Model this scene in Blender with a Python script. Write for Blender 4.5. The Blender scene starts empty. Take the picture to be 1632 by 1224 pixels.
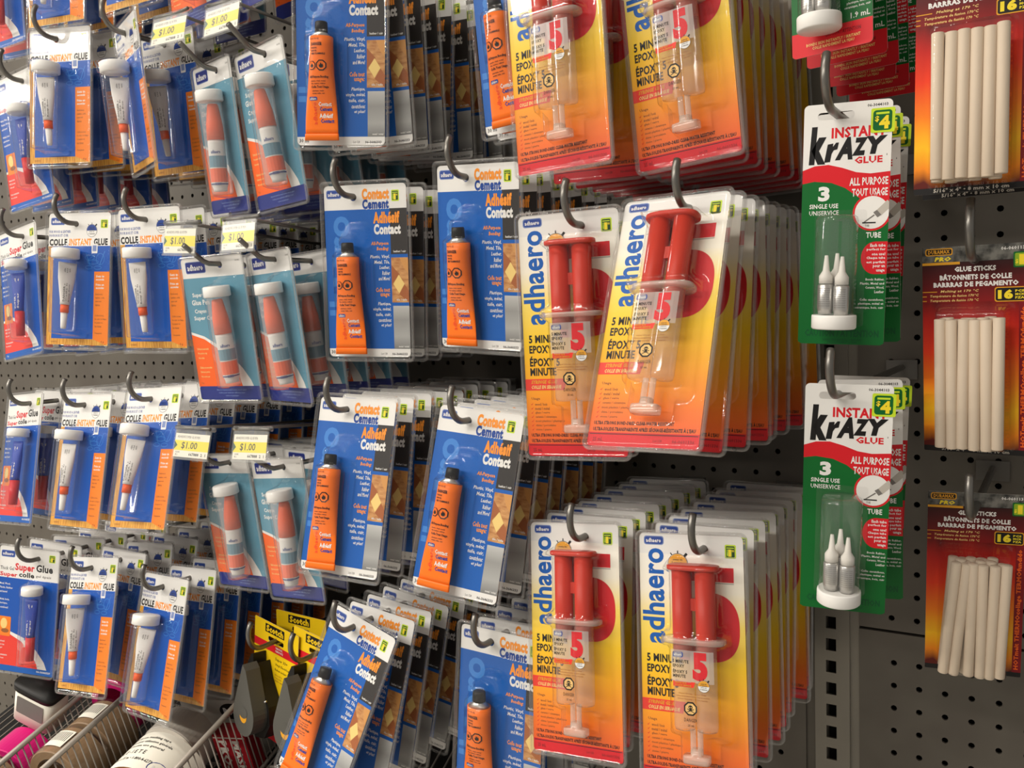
import bpy, math, random
from mathutils import Matrix, Vector
from mathutils.geometry import tessellate_polygon

IN = 0.0254            # everything below is laid out in inches; Z0 lifts it to shop height
Z0 = 1.0
random.seed(7)
scn = bpy.context.scene
COL = scn.collection
pi = math.pi

# ------------------------------------------------------------------ camera, light, exposure
def W(x, y, z):
    return Vector((x * IN, y * IN, z * IN + Z0))

cam_d = bpy.data.cameras.new('camera'); cam = bpy.data.objects.new('camera', cam_d); COL.objects.link(cam)
yaw, pitch, roll = 0.5512117238409266, 0.0763836130837603, -0.03329039754612213
fw = Vector((-math.sin(yaw) * math.cos(pitch), math.cos(yaw) * math.cos(pitch), -math.sin(pitch)))
rt = Vector((math.cos(yaw), math.sin(yaw), 0)); up = rt.cross(fw)
r2 = math.cos(roll) * rt + math.sin(roll) * up; u2 = -math.sin(roll) * rt + math.cos(roll) * up
cam.matrix_world = Matrix.Translation(W(7.282, -40.758, 14.466)) @ Matrix((r2, u2, -fw)).transposed().to_4x4()
cam_d.sensor_width = 36; cam_d.lens = 36 * 1450 / 1632; cam_d.clip_start = 0.02
scn.camera = cam

world = bpy.data.worlds.new('shop_air'); scn.world = world; world.use_nodes = True
bgn = world.node_tree.nodes['Background']
bgn.inputs[0].default_value = (1.0, 0.95, 0.89, 1); bgn.inputs[1].default_value = 0.26

def tube_light(name, loc, length, width, power, rotz=0.0, color=(1.0, 0.94, 0.85)):
    d = bpy.data.lights.new(name, 'AREA'); d.shape = 'RECTANGLE'; d.size = length; d.size_y = width
    d.energy = power; d.color = color
    o = bpy.data.objects.new(name, d); COL.objects.link(o); o.location = loc
    o.rotation_euler = (0, 0, rotz)
    return o
tube_light('ceiling_tube', (-0.75, -1.25, 2.95), 1.3, 0.10, 11)
tube_light('ceiling_tube', (-2.4, -1.25, 2.95), 1.3, 0.10, 11)
tube_light('ceiling_tube', (-3.3, -2.75, 2.66), 6.4, 0.12, 190)

scn.view_settings.view_transform = 'Standard'; scn.view_settings.look = 'None'
scn.view_settings.exposure = 0.52; scn.view_settings.gamma = 1.0
scn.cycles.transparent_max_bounces = 48
scn.cycles.use_denoising = True

# ------------------------------------------------------------------ materials
def srgb(c):
    f = lambda v: v / 12.92 if v <= 0.04045 else ((v + 0.055) / 1.055) ** 2.4
    return tuple(f(v / 255.0) for v in c) + (1.0,)

def mat(name, rgb, rough=0.45, metal=0.0, spec=0.25, coat=0.0):
    m = bpy.data.materials.new(name); m.use_nodes = True
    b = m.node_tree.nodes['Principled BSDF']
    b.inputs['Base Color'].default_value = srgb(rgb); b.inputs['Roughness'].default_value = rough
    b.inputs['Metallic'].default_value = metal; b.inputs['Specular IOR Level'].default_value = spec
    b.inputs['Coat Weight'].default_value = coat
    return m

def clear_mat(name, tint=0.97, haze=0.0, hazecol=(235, 235, 235), rough=0.05, ior=1.5):
    m = bpy.data.materials.new(name); m.use_nodes = True
    nt = m.node_tree; nt.nodes.clear(); N = nt.nodes.new; L = nt.links.new
    out = N('ShaderNodeOutputMaterial'); tr = N('ShaderNodeBsdfTransparent'); gl = N('ShaderNodeBsdfGlossy')
    tr.inputs[0].default_value = (tint, tint, tint, 1); gl.inputs['Roughness'].default_value = rough
    fr = N('ShaderNodeFresnel'); ge = N('ShaderNodeNewGeometry'); mr = N('ShaderNodeMapRange')   # a thin sheet reflects alike from both sides
    mr.inputs[3].default_value = ior; mr.inputs[4].default_value = 1.0 / ior
    L(ge.outputs['Backfacing'], mr.inputs[0]); L(mr.outputs[0], fr.inputs[0])
    mix = N('ShaderNodeMixShader'); L(fr.outputs[0], mix.inputs[0])
    base = tr.outputs[0]
    if haze > 0:
        df = N('ShaderNodeBsdfDiffuse'); df.inputs[0].default_value = srgb(hazecol)
        h = N('ShaderNodeMixShader'); h.inputs[0].default_value = haze
        L(tr.outputs[0], h.inputs[1]); L(df.outputs[0], h.inputs[2]); base = h.outputs[0]
    L(base, mix.inputs[1]); L(gl.outputs[0], mix.inputs[2]); L(mix.outputs[0], out.inputs[0])
    return m

def ramp_mat(name, stops, v0, v1, rough=0.4):
    """colour printed as a vertical gradient over a card (object Z, inches below the hang hole)"""
    m = mat(name, (255, 255, 255), rough); nt = m.node_tree; N = nt.nodes.new; L = nt.links.new
    tc = N('ShaderNodeTexCoord'); sp = N('ShaderNodeSeparateXYZ'); mr = N('ShaderNodeMapRange'); cr = N('ShaderNodeValToRGB')
    L(tc.outputs['Object'], sp.inputs[0]); L(sp.outputs['Z'], mr.inputs[0])
    mr.inputs[1].default_value = -v0 * IN; mr.inputs[2].default_value = -v1 * IN
    L(mr.outputs[0], cr.inputs[0])
    el = cr.color_ramp.elements
    while len(el) < len(stops): el.new(0.5)
    for e, (p, c) in zip(el, stops): e.position = p; e.color = srgb(c)
    L(cr.outputs[0], nt.nodes['Principled BSDF'].inputs['Base Color'])
    return m

def noise_mat(name, c1, c2, scale, rough=0.45, stretch=(1, 1, 1), detail=3, metal=0.0, lo=0.35, hi=0.65):
    m = mat(name, (255, 255, 255), rough, metal); nt = m.node_tree; N = nt.nodes.new; L = nt.links.new
    tc = N('ShaderNodeTexCoord'); mp = N('ShaderNodeMapping'); no = N('ShaderNodeTexNoise'); cr = N('ShaderNodeValToRGB')
    mp.inputs['Scale'].default_value = stretch; no.inputs['Scale'].default_value = scale; no.inputs['Detail'].default_value = detail
    L(tc.outputs['Object'], mp.inputs[0]); L(mp.outputs[0], no.inputs[0]); L(no.outputs[0], cr.inputs[0])
    cr.color_ramp.elements[0].position = lo; cr.color_ramp.elements[0].color = srgb(c1)
    cr.color_ramp.elements[1].position = hi; cr.color_ramp.elements[1].color = srgb(c2)
    L(cr.outputs[0], nt.nodes['Principled BSDF'].inputs['Base Color'])
    return m

def fire_mat():
    """printed flames: red edge, orange, yellow, in soft vertical streaks"""
    m = mat('flame_print', (255, 255, 255), 0.4); nt = m.node_tree; N = nt.nodes.new; L = nt.links.new
    tc = N('ShaderNodeTexCoord'); sp = N('ShaderNodeSeparateXYZ'); L(tc.outputs['Object'], sp.inputs[0])
    mr = N('ShaderNodeMapRange'); L(sp.outputs['Z'], mr.inputs[0]); mr.inputs[1].default_value = -1.2 * IN; mr.inputs[2].default_value = -5.8 * IN
    mp = N('ShaderNodeMapping'); mp.inputs['Scale'].default_value = (60, 1, 9); L(tc.outputs['Object'], mp.inputs[0])
    no = N('ShaderNodeTexNoise'); no.inputs['Scale'].default_value = 1.0; L(mp.outputs[0], no.inputs[0])
    ma = N('ShaderNodeMath'); ma.operation = 'MULTIPLY_ADD'; ma.inputs[1].default_value = 0.24; L(no.outputs[0], ma.inputs[0]); L(mr.outputs[0], ma.inputs[2])
    ma2 = N('ShaderNodeMath'); ma2.operation = 'SUBTRACT'; ma2.inputs[1].default_value = 0.12; L(ma.outputs[0], ma2.inputs[0])
    cr = N('ShaderNodeValToRGB'); L(ma2.outputs[0], cr.inputs[0]); el = cr.color_ramp.elements
    st = [(0.0, (96, 14, 14)), (0.15, (190, 30, 20)), (0.32, (232, 60, 24)), (0.55, (245, 130, 26)), (0.75, (250, 190, 30)), (0.9, (240, 140, 26)), (1.0, (90, 24, 16))]
    while len(el) < len(st): el.new(0.5)
    for e, (p, c) in zip(el, st): e.position = p; e.color = srgb(c)
    L(cr.outputs[0], nt.nodes['Principled BSDF'].inputs['Base Color'])
    return m

M = {}
def defm(k, *a, **kw): M[k] = mat(k, *a, **kw)
defm('white_print', (234, 232, 228), 0.4); defm('card_back', (196, 190, 182), 0.6)
defm('blue_print', (6, 92, 180), 0.4); defm('cobalt_print', (6, 82, 176), 0.4); defm('pale_blue_print', (62, 130, 208), 0.4); defm('text_orange', (248, 152, 44), 0.4)
defm('deep_blue_print', (14, 66, 152), 0.4)
defm('navy_print', (34, 48, 128), 0.4); defm('logo_blue', (38, 70, 150), 0.4); defm('logo_rim', (120, 140, 190), 0.4)
defm('orange_print', (240, 130, 30), 0.4); defm('hot_orange_print', (245, 102, 28), 0.4); defm('red_print', (214, 30, 40), 0.4)
defm('coral_print', (232, 62, 48), 0.4); defm('black_print', (26, 24, 24), 0.4); defm('photo_black', (48, 44, 42), 0.4)
defm('grey_print', (120, 116, 112), 0.4); defm('teal_print', (98, 150, 172), 0.4); defm('green_print', (8, 100, 40), 0.4)
defm('dark_green_print', (8, 78, 42), 0.4); defm('yellow_print', (250, 224, 50), 0.4); defm('lime_print', (200, 226, 48), 0.45)
defm('sticker_green', (22, 66, 20), 0.45); defm('sticker_olive', (140, 176, 36), 0.45); defm('gold_print', (226, 160, 40), 0.4); defm('brown_print', (150, 90, 40), 0.4)
defm('tan_print', (208, 150, 84), 0.4); defm('rust_print', (166, 96, 52), 0.4); defm('cream_print', (240, 208, 128), 0.4)
defm('tag_yellow', (248, 228, 40), 0.5); defm('tag_white', (246, 242, 228), 0.5); defm('tag_green', (20, 90, 60), 0.5)
defm('orange_tube', (246, 118, 34), 0.35); defm('silver_metal', (196, 194, 190), 0.3, 0.8); defm('black_plastic', (22, 22, 22), 0.4)
defm('white_plastic', (240, 238, 234), 0.4); defm('white_tube', (232, 228, 224), 0.4); defm('blue_tube', (40, 70, 170), 0.4)
defm('red_plastic', (214, 40, 48), 0.35); defm('orange_plastic', (255, 98, 30), 0.4); defm('plunger_red', (196, 52, 34), 0.4)
defm('wax_white', (218, 200, 178), 0.5); defm('hook_steel', (118, 115, 110), 0.34, 0.75); defm('rack_wire', (168, 160, 150), 0.4, 0.3)
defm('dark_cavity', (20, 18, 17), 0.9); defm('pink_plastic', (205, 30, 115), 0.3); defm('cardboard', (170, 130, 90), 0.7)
defm('charcoal_plastic', (30, 29, 28), 0.45); defm('grey_plastic', (84, 83, 78), 0.45); defm('scotch_yellow', (240, 200, 24), 0.4)
defm('dark_red_print', (130, 20, 28), 0.4); defm('fog_grey', (188, 182, 172), 0.5)
M['wood_print'] = noise_mat('wood_print', (196, 128, 40), (240, 186, 84), 22, 0.4, (40, 1, 2.5))
M['parquet_print'] = noise_mat('parquet_print', (176, 116, 64), (216, 164, 104), 90, 0.4, (1, 1, 3))
M['brushed_print'] = ramp_mat('brushed_print', [(0, (196, 196, 194)), (0.35, (150, 150, 148)), (0.7, (172, 172, 170)), (1, (120, 120, 118))], 4.4, 6.3)
M['sunset_print'] = ramp_mat('sunset_print', [(0, (244, 241, 236)), (0.24, (246, 240, 222)), (0.38, (250, 224, 110)), (0.55, (250, 204, 30)), (0.72, (250, 172, 28)), (0.9, (242, 120, 34)), (1, (236, 96, 38))], -0.5, 7.5)
M['flame_print'] = fire_mat()
M['grunge_print'] = noise_mat('grunge_print', (44, 44, 42), (120, 118, 112), 120, 0.5)
M['maroon_print'] = ramp_mat('maroon_print', [(0, (40, 14, 14)), (0.45, (96, 16, 18)), (1, (150, 20, 20))], 0.0, 1.6)
M['board_paint'] = noise_mat('board_paint', (92, 86, 79), (100, 95, 87), 14, 0.42, (1, 1, 1), 2, 0.15)
M['upright_paint'] = noise_mat('upright_paint', (124, 119, 110), (134, 129, 119), 10, 0.4, (1, 1, 1), 2, 0.15)
M['clear'] = clear_mat('clear_blister', 0.98, 0.008, rough=0.05)
M['rim_clear'] = clear_mat('clear_rim', 0.93, 0.16, (214, 212, 208), rough=0.08)
M['clear_vial'] = clear_mat('clear_vial', 0.975, 0.035, rough=0.06)
M['frosted'] = clear_mat('frosted_vial', 0.97, 0.2, (232, 232, 230), 0.2)
M['milky'] = clear_mat('milky_barrel', 0.96, 0.15, (240, 220, 205), 0.10)
M['milky_dense'] = clear_mat('milky_nozzle', 0.95, 0.30, (245, 230, 215), 0.15)
M['holder_clear'] = clear_mat('holder_clear', 0.95, 0.18, (210, 210, 206), 0.18, 1.2)
M['grey_clear'] = clear_mat('grey_blister', 0.85, 0.55, (120, 118, 112), 0.15)

# ------------------------------------------------------------------ mesh building
class MB:
    def __init__(s): s.v = []; s.f = []; s.m = []; s.sm = []; s.mats = []
    def mi(s, k):
        if k not in s.mats: s.mats.append(k)
        return s.mats.index(k)
    def add(s, vs, fs, k, smooth=False):
        b = len(s.v); i = s.mi(k); s.v += vs
        for f in fs: s.f.append(tuple(b + j for j in f)); s.m.append(i); s.sm.append(smooth)
    def mesh(s, name):
        me = bpy.data.meshes.new(name)
        me.from_pydata([(x * IN, y * IN, z * IN) for x, y, z in s.v], [], s.f)
        for k in s.mats: me.materials.append(M[k])
        me.polygons.foreach_set('material_index', s.m); me.polygons.foreach_set('use_smooth', s.sm)
        me.update(); return me
    # flat art: (u right, v down) at y
    def poly(s, pts, k, y=0.0, holes=(), fmap=None):
        loops = [[Vector((p[0], -p[1], 0)) for p in pts]] + [[Vector((p[0], -p[1], 0)) for p in h] for h in holes]
        flat = [p for l in loops for p in l]
        tris = tessellate_polygon(loops) if (len(pts) > 4 or holes) else [tuple(range(len(pts)))]
        out = []
        for t in tris:
            a, b, c = flat[t[0]], flat[t[1]], flat[t[2]]
            out.append(tuple(t) if (b - a).cross(c - a).z > 0 else tuple(reversed(t)))
        vs = [(fmap(p.x, -p.y, y) if fmap else (p.x, y, p.y)) for p in flat]
        s.add(vs, out, k)
    def rect(s, a, k, y=0.0, r=0.0, holes=(), fmap=None):
        s.poly(rrect(*a, r), k, y, holes, fmap)
    def text(s, t, box, k, y=0.0, bold=0.02, shear=0.0, rot=0, fmap=None, res=1):
        pts, fs = glyphs(t, bold, shear, res)
        u0, v0, u1, v1 = box; vs = []
        for a, b in pts:                      # a,b in 0..1, b up
            if rot == 0: u, v = u0 + a * (u1 - u0), v1 - b * (v1 - v0)
            elif rot == 90: u, v = u0 + (1 - b) * (u1 - u0), v1 - a * (v1 - v0)   # reads bottom to top
            else: u, v = u0 + b * (u1 - u0), v0 + a * (v1 - v0)                    # reads top to bottom
            vs.append(fmap(u, v, y) if fmap else (u, y, -v))
        s.add(vs, fs, k)
    def lines(s, rows, u, v0, h, k, y=0.0, align='L', gap=1.45, cw=0.44, bold=0.02, shear=0.0, fmap=None):
        """small print: rows of height h, width by character count"""
        for i, t in enumerate(rows):
            if not t: continue
            w = len(t) * h * cw; v = v0 + i * h * gap
            a = u if align == 'L' else (u - w if align == 'R' else u - w / 2)
            s.text(t, (a, v, a + w, v + h), k, y, bold, shear, fmap=fmap)
    # solids
    def lathe(s, cx, cy, prof, k, n=24, smooth=True, axis='z', cap=True, ribs=0):
        """prof: (radius, v down) rings about a vertical axis at (cx, cy)"""
        vs = []; fs = []
        for r, v in prof:
            for i in range(n):
                rr = r * (1 - (0.06 if (ribs and i % 2) else 0))
                a = 2 * pi * i / n; vs.append((cx + rr * math.cos(a), cy + rr * math.sin(a), -v))
        for j in range(len(prof) - 1):
            for i in range(n):
                fs.append((j * n + i, j * n + (i + 1) % n, (j + 1) * n + (i + 1) % n, (j + 1) * n + i))
        if cap:
            fs.append(tuple(reversed(range(n)))); fs.append(tuple((len(prof) - 1) * n + i for i in range(n)))
            fs = [tuple(reversed(f)) for f in fs]
        s.add(vs, fs, k, smooth)
    def loft(s, secs, k, n=28, smooth=True):
        """secs: (cx, cy, half width, half depth, v, power) superellipse sections"""
        vs = []; fs = []
        for cx, cy, a, b, v, p in secs:
            for i in range(n):
                t = 2 * pi * i / n; c, q = math.cos(t), math.sin(t)
                vs.append((cx + a * math.copysign(abs(c) ** (2 / p), c), cy + b * math.copysign(abs(q) ** (2 / p), q), -v))
        for j in range(len(secs) - 1):
            for i in range(n):
                fs.append((j * n + (i + 1) % n, j * n + i, (j + 1) * n + i, (j + 1) * n + (i + 1) % n))
        fs.append(tuple(range(n))); fs.append(tuple(reversed([(len(secs) - 1) * n + i for i in range(n)])))
        s.add(vs, fs, k, smooth)
    def box(s, x0, x1, y0, y1, z0, z1, k):
        vs = [(x, y, z) for x in (x0, x1) for y in (y0, y1) for z in (z0, z1)]
        s.add(vs, [(0, 1, 3, 2), (4, 6, 7, 5), (0, 4, 5, 1), (2, 3, 7, 6), (0, 2, 6, 4), (1, 5, 7, 3)], k)
    def tube(s, pts, r, k, n=10, cap=True):
        P = [Vector(p) for p in pts]; vs = []; fs = []; ref = None
        for i, p in enumerate(P):
            d = (P[min(i + 1, len(P) - 1)] - P[max(i - 1, 0)]).normalized()
            if ref is None: ref = d.orthogonal().normalized()
            ref = (ref - d * ref.dot(d)).normalized(); b = d.cross(ref)
            for j in range(n):
                a = 2 * pi * j / n; vs.append(tuple(p + r * (math.cos(a) * ref + math.sin(a) * b)))
        for i in range(len(P) - 1):
            for j in range(n): fs.append((i * n + j, i * n + (j + 1) % n, (i + 1) * n + (j + 1) % n, (i + 1) * n + j))
        if cap: fs.append(tuple(reversed(range(n)))); fs.append(tuple((len(P) - 1) * n + j for j in range(n)))
        s.add(vs, fs, k, True)

def rrect(u0, v0, u1, v1, r=0.0, n=5):
    if r <= 0: return [(u0, v0), (u1, v0), (u1, v1), (u0, v1)]
    out = []
    for cx, cy, a0 in ((u1 - r, v0 + r, -90), (u1 - r, v1 - r, 0), (u0 + r, v1 - r, 90), (u0 + r, v0 + r, 180)):
        for i in range(n + 1):
            a = math.radians(a0 + 90 * i / n); out.append((cx + r * math.cos(a), cy + r * math.sin(a)))
    return out
def circ(cx, cy, rx, ry=None, n=20, a0=0, a1=360):
    ry = ry or rx; full = a1 - a0 >= 360; m = n if full else n + 1
    return [(cx + rx * math.cos(math.radians(a0 + (a1 - a0) * i / n)), cy + ry * math.sin(math.radians(a0 + (a1 - a0) * i / n))) for i in range(m)]

_gl = {}
def glyphs(t, bold, shear, res):
    key = (t, bold, shear, res)
    if key in _gl: return _gl[key]
    c = bpy.data.curves.new('lettering', 'FONT'); c.body = t; c.offset = bold; c.shear = shear; c.resolution_u = res; c.space_character = 1.0 + bold * 1.6
    o = bpy.data.objects.new('lettering', c); me = o.to_mesh()
    vs = [(v.co.x, v.co.y) for v in me.vertices]; fs = [tuple(p.vertices) for p in me.polygons]
    x0 = min(v[0] for v in vs); x1 = max(v[0] for v in vs); y0 = min(v[1] for v in vs); y1 = max(v[1] for v in vs)
    pts = [((x - x0) / max(x1 - x0, 1e-6), (y - y0) / max(y1 - y0, 1e-6)) for x, y in vs]
    o.to_mesh_clear(); bpy.data.objects.remove(o); bpy.data.curves.remove(c)
    _gl[key] = (pts, fs); return _gl[key]

def height_sheet(mb, box, r, H, k, hole=None, du=0.075, y0=-0.03, rim=0.09):
    """thin clear sheet over a rounded rectangle, raised by H(u,v) and by a lip around its edge"""
    u0, v0, u1, v1 = box; nu = max(4, int((u1 - u0) / du)); nv = max(4, int((v1 - v0) / du))
    idx = {}; vs = []; fs = []
    cu, cv, hw, hh = (u0 + u1) / 2, (v0 + v1) / 2, (u1 - u0) / 2, (v1 - v0) / 2
    def sd(u, v):
        dx, dy = abs(u - cu) - hw + r, abs(v - cv) - hh + r
        return math.hypot(max(dx, 0), max(dy, 0)) + min(max(dx, dy), 0) - r
    def vert(i, j):
        if (i, j) in idx: return idx[i, j]
        u, v = u0 + (u1 - u0) * i / nu, v0 + (v1 - v0) * j / nv
        d = sd(u, v)
        if d > 0:                            # pull the corner cells in to the rounded outline
            px, py = min(max(u, u0 + r), u1 - r), min(max(v, v0 + r), v1 - r)
            l = math.hypot(u - px, v - py)
            if l > 1e-6: u, v = px + (u - px) * r / l, py + (v - py) * r / l
            d = 0
        e = -d
        lip = rim * max(0.0, 1 - ((e - 0.10) / 0.09) ** 2) if e < 0.19 else 0
        idx[i, j] = len(vs); vs.append((u, y0 - max(H(u, v), lip), -v)); return idx[i, j]
    for i in range(nu):
        for j in range(nv):
            uc, vc = u0 + (u1 - u0) * (i + .5) / nu, v0 + (v1 - v0) * (j + .5) / nv
            if hole and hole(uc, vc): continue
            if sd(uc, vc) > 0.03: continue
            fs.append((vert(i, j), vert(i, j + 1), vert(i + 1, j + 1), vert(i + 1, j)))
    mb.add(vs, fs, k, True)
    if rim > 0:
        o = rrect(*box, r); w = .05; y1 = y0 - rim
        for a, b in ((.0, .085), (.02, .05)):
            i1 = rrect(u0 + b, v0 + b, u1 - b, v1 - b, max(r - b, .02)); n = len(o)
            ya, yb = (y0 + .03, y1) if a == 0 else (y1 + .02, y1 - .015)
            mb.add([(p[0], ya, -p[1]) for p in o] + [(p[0], yb, -p[1]) for p in i1], [(i, (i + 1) % n, n + (i + 1) % n, n + i) for i in range(n)], 'rim_clear', False)
        i2 = rrect(u0 + .13, v0 + .13, u1 - .13, v1 - .13, max(r - .13, .02))
        mb.add([(p[0], y1, -p[1]) for p in i1] + [(p[0], y0, -p[1]) for p in i2], [(i, (i + 1) % n, n + (i + 1) % n, n + i) for i in range(n)], 'rim_clear', False)

def sstep(a, b, x):
    t = min(max((x - a) / (b - a), 0), 1); return t * t * (3 - 2 * t)
def rbox(u, v, u0, v0, u1, v1, r, h, edge):
    dx, dy = abs(u - (u0 + u1) / 2) - (u1 - u0) / 2 + r, abs(v - (v0 + v1) / 2) - (v1 - v0) / 2 + r
    d = math.hypot(max(dx, 0), max(dy, 0)) + min(max(dx, dy), 0) - r
    return h * sstep(edge, -edge, d)
def cyl(u, v, uc, r, base, v0, v1, edge=0.1):
    x = abs(u - uc)
    if x > r + edge: return 0.0
    c = base + math.sqrt(max(r * r - x * x, 0)) if x < r else base * (1 - (x - r) / edge)
    return c * sstep(v0 - edge, v0 + edge, v) * (1 - sstep(v1 - edge, v1 + edge, v))

hole_r = circ(0, 0.0, 0.15, n=16)
in_hole = lambda u, v: u * u + v * v < 0.05
EPS = 0.0022
T = 0.022                                     # card thickness

def card_blank(mb, box, r, hole, front='white_print'):
    mb.rect(box, front, 0.0, r, [hole])
    o = rrect(*box, r); n = len(o)
    for loop in (o, hole):
        m = len(loop)
        mb.add([(p[0], y, -p[1]) for y in (0, T) for p in loop], [(i, (i + 1) % m, m + (i + 1) % m, m + i) for i in range(m)], 'card_back')
    mb.rect(box, 'card_back', T, r, [hole])

def logo(mb, b, y, dark='logo_blue', fmap=None):
    u0, v0, u1, v1 = b; h = v1 - v0
    mb.rect((u0 - .03, v0 - .03, u1 + .03, v1 + .03), 'logo_rim', y, 0.09, fmap=fmap)
    mb.rect(b, dark, y - EPS, 0.08, fmap=fmap)
    mb.text('adhaero', (u0 + .07 * (u1 - u0), v0 + h * .2, u1 - .1 * (u1 - u0), v1 - h * .2), 'white_print', y - 2 * EPS, 0.03, fmap=fmap)

def sticker_mesh(u0, v0, u1, v1, y, big='1', small=True):
    mb = MB(); w, h = u1 - u0, v1 - v0
    mb.rect((u0, v0, u1, v1), 'lime_print', y, 0.05)
    mb.rect((u0 + .1 * w, v0 + .1 * h, u1 - .12 * w, v1 - .1 * h), 'sticker_green', y - EPS, 0.03)
    mb.rect((u0 + .16 * w, v0 + .2 * h, u1 - .18 * w, v0 + .27 * h), 'lime_print', y - 2 * EPS)
    mb.rect((u0 + .16 * w, v0 + .34 * h, u0 + .62 * w, v1 - .16 * h), 'sticker_olive', y - 2 * EPS)
    mb.text('$', (u0 + .17 * w, v0 + .55 * h, u0 + .3 * w, v0 + .8 * h), 'lime_print', y - 3 * EPS, 0.03)
    mb.text(big, (u0 + .32 * w, v0 + .34 * h, u0 + .58 * w, v0 + .86 * h), 'yellow_print', y - 3 * EPS, 0.06)
    if small: mb.text('00', (u0 + .62 * w, v0 + .34 * h, u0 + .82 * w, v0 + .54 * h), 'yellow_print', y - 3 * EPS, 0.03)
    return mb

def clock(mb, cu, cv, r, top, bot, y, fmap=None):
    for a in (-125, -90, -48):
        c, q = math.cos(math.radians(a)), math.sin(math.radians(a)); w = r * (.05 if a != -48 else .12)
        l = r * (1.25 if a != -48 else 1.35)
        mb.poly([(cu + c * r * .9 - q * w, cv + q * r * .9 + c * w), (cu + c * l - q * w, cv + q * l + c * w), (cu + c * l + q * w, cv + q * l - c * w), (cu + c * r * .9 + q * w, cv + q * r * .9 - c * w)], 'black_print', y, fmap=fmap)
    mb.poly(circ(cu, cv, r), 'black_print', y - EPS, fmap=fmap)
    mb.poly(circ(cu, cv, r * .95), bot, y - 2 * EPS, fmap=fmap)
    mb.poly(circ(cu, cv, r * .93, n=14, a0=180, a1=360), top, y - 3 * EPS, fmap=fmap)
    for i, (t, k) in enumerate((('sets in', 0), ('5 minutes', 1), ('prise en', 2), ('5 minutes', 3))):
        w = r * (.9 if i in (1, 3) else .7); v = cv - r * .5 + i * r * .3
        mb.text(t, (cu - w / 1.5, v, cu + w / 1.5, v + r * .18), 'black_print', y - 4 * EPS, 0.03, fmap=fmap)

def octagon(mb, cu, cv, r, y, kind, ink='black_print', back='orange_tube', fmap=None):
    o8 = lambda q: [(cu + q * math.cos(pi / 8 + i * pi / 4), cv + q * math.sin(pi / 8 + i * pi / 4)) for i in range(8)]
    mb.poly(o8(r), ink, y, fmap=fmap); mb.poly(o8(r * .78), back, y - EPS, fmap=fmap)
    if kind == 'skull':
        mb.poly(circ(cu, cv - r * .2, r * .3, r * .27, 12), ink, y - 2 * EPS, fmap=fmap)
        mb.rect((cu - r * .16, cv, cu + r * .16, cv + r * .16), ink, y - 2 * EPS, fmap=fmap)
        for sx in (-1, 1):
            mb.poly(circ(cu + sx * r * .12, cv - r * .18, r * .08, n=8), back, y - 3 * EPS, fmap=fmap)
            mb.poly([(cu - sx * r * .5, cv + r * .08), (cu - sx * r * .42, cv), (cu + sx * r * .5, cv + r * .42), (cu + sx * r * .42, cv + r * .5)], ink, y - 2 * EPS, fmap=fmap)
    else:
        fl = [(0, .45), (-.3, .35), (-.38, .05), (-.25, -.2), (-.18, 0), (-.12, -.45), (.08, -.25), (.12, -.05), (.22, -.3), (.38, .05), (.3, .35)]
        mb.poly([(cu + a * r, cv + b * r) for a, b in fl], ink, y - 2 * EPS, fmap=fmap)

# ------------------------------------------------------------------ pack kinds
# each returns {part: (mesh, origin, parent part)} with origins in pack inches
def spec(parts):
    return [(n, (mb.mesh(n) if isinstance(mb, MB) else mb), org, par) for n, mb, org, par in parts]

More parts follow.
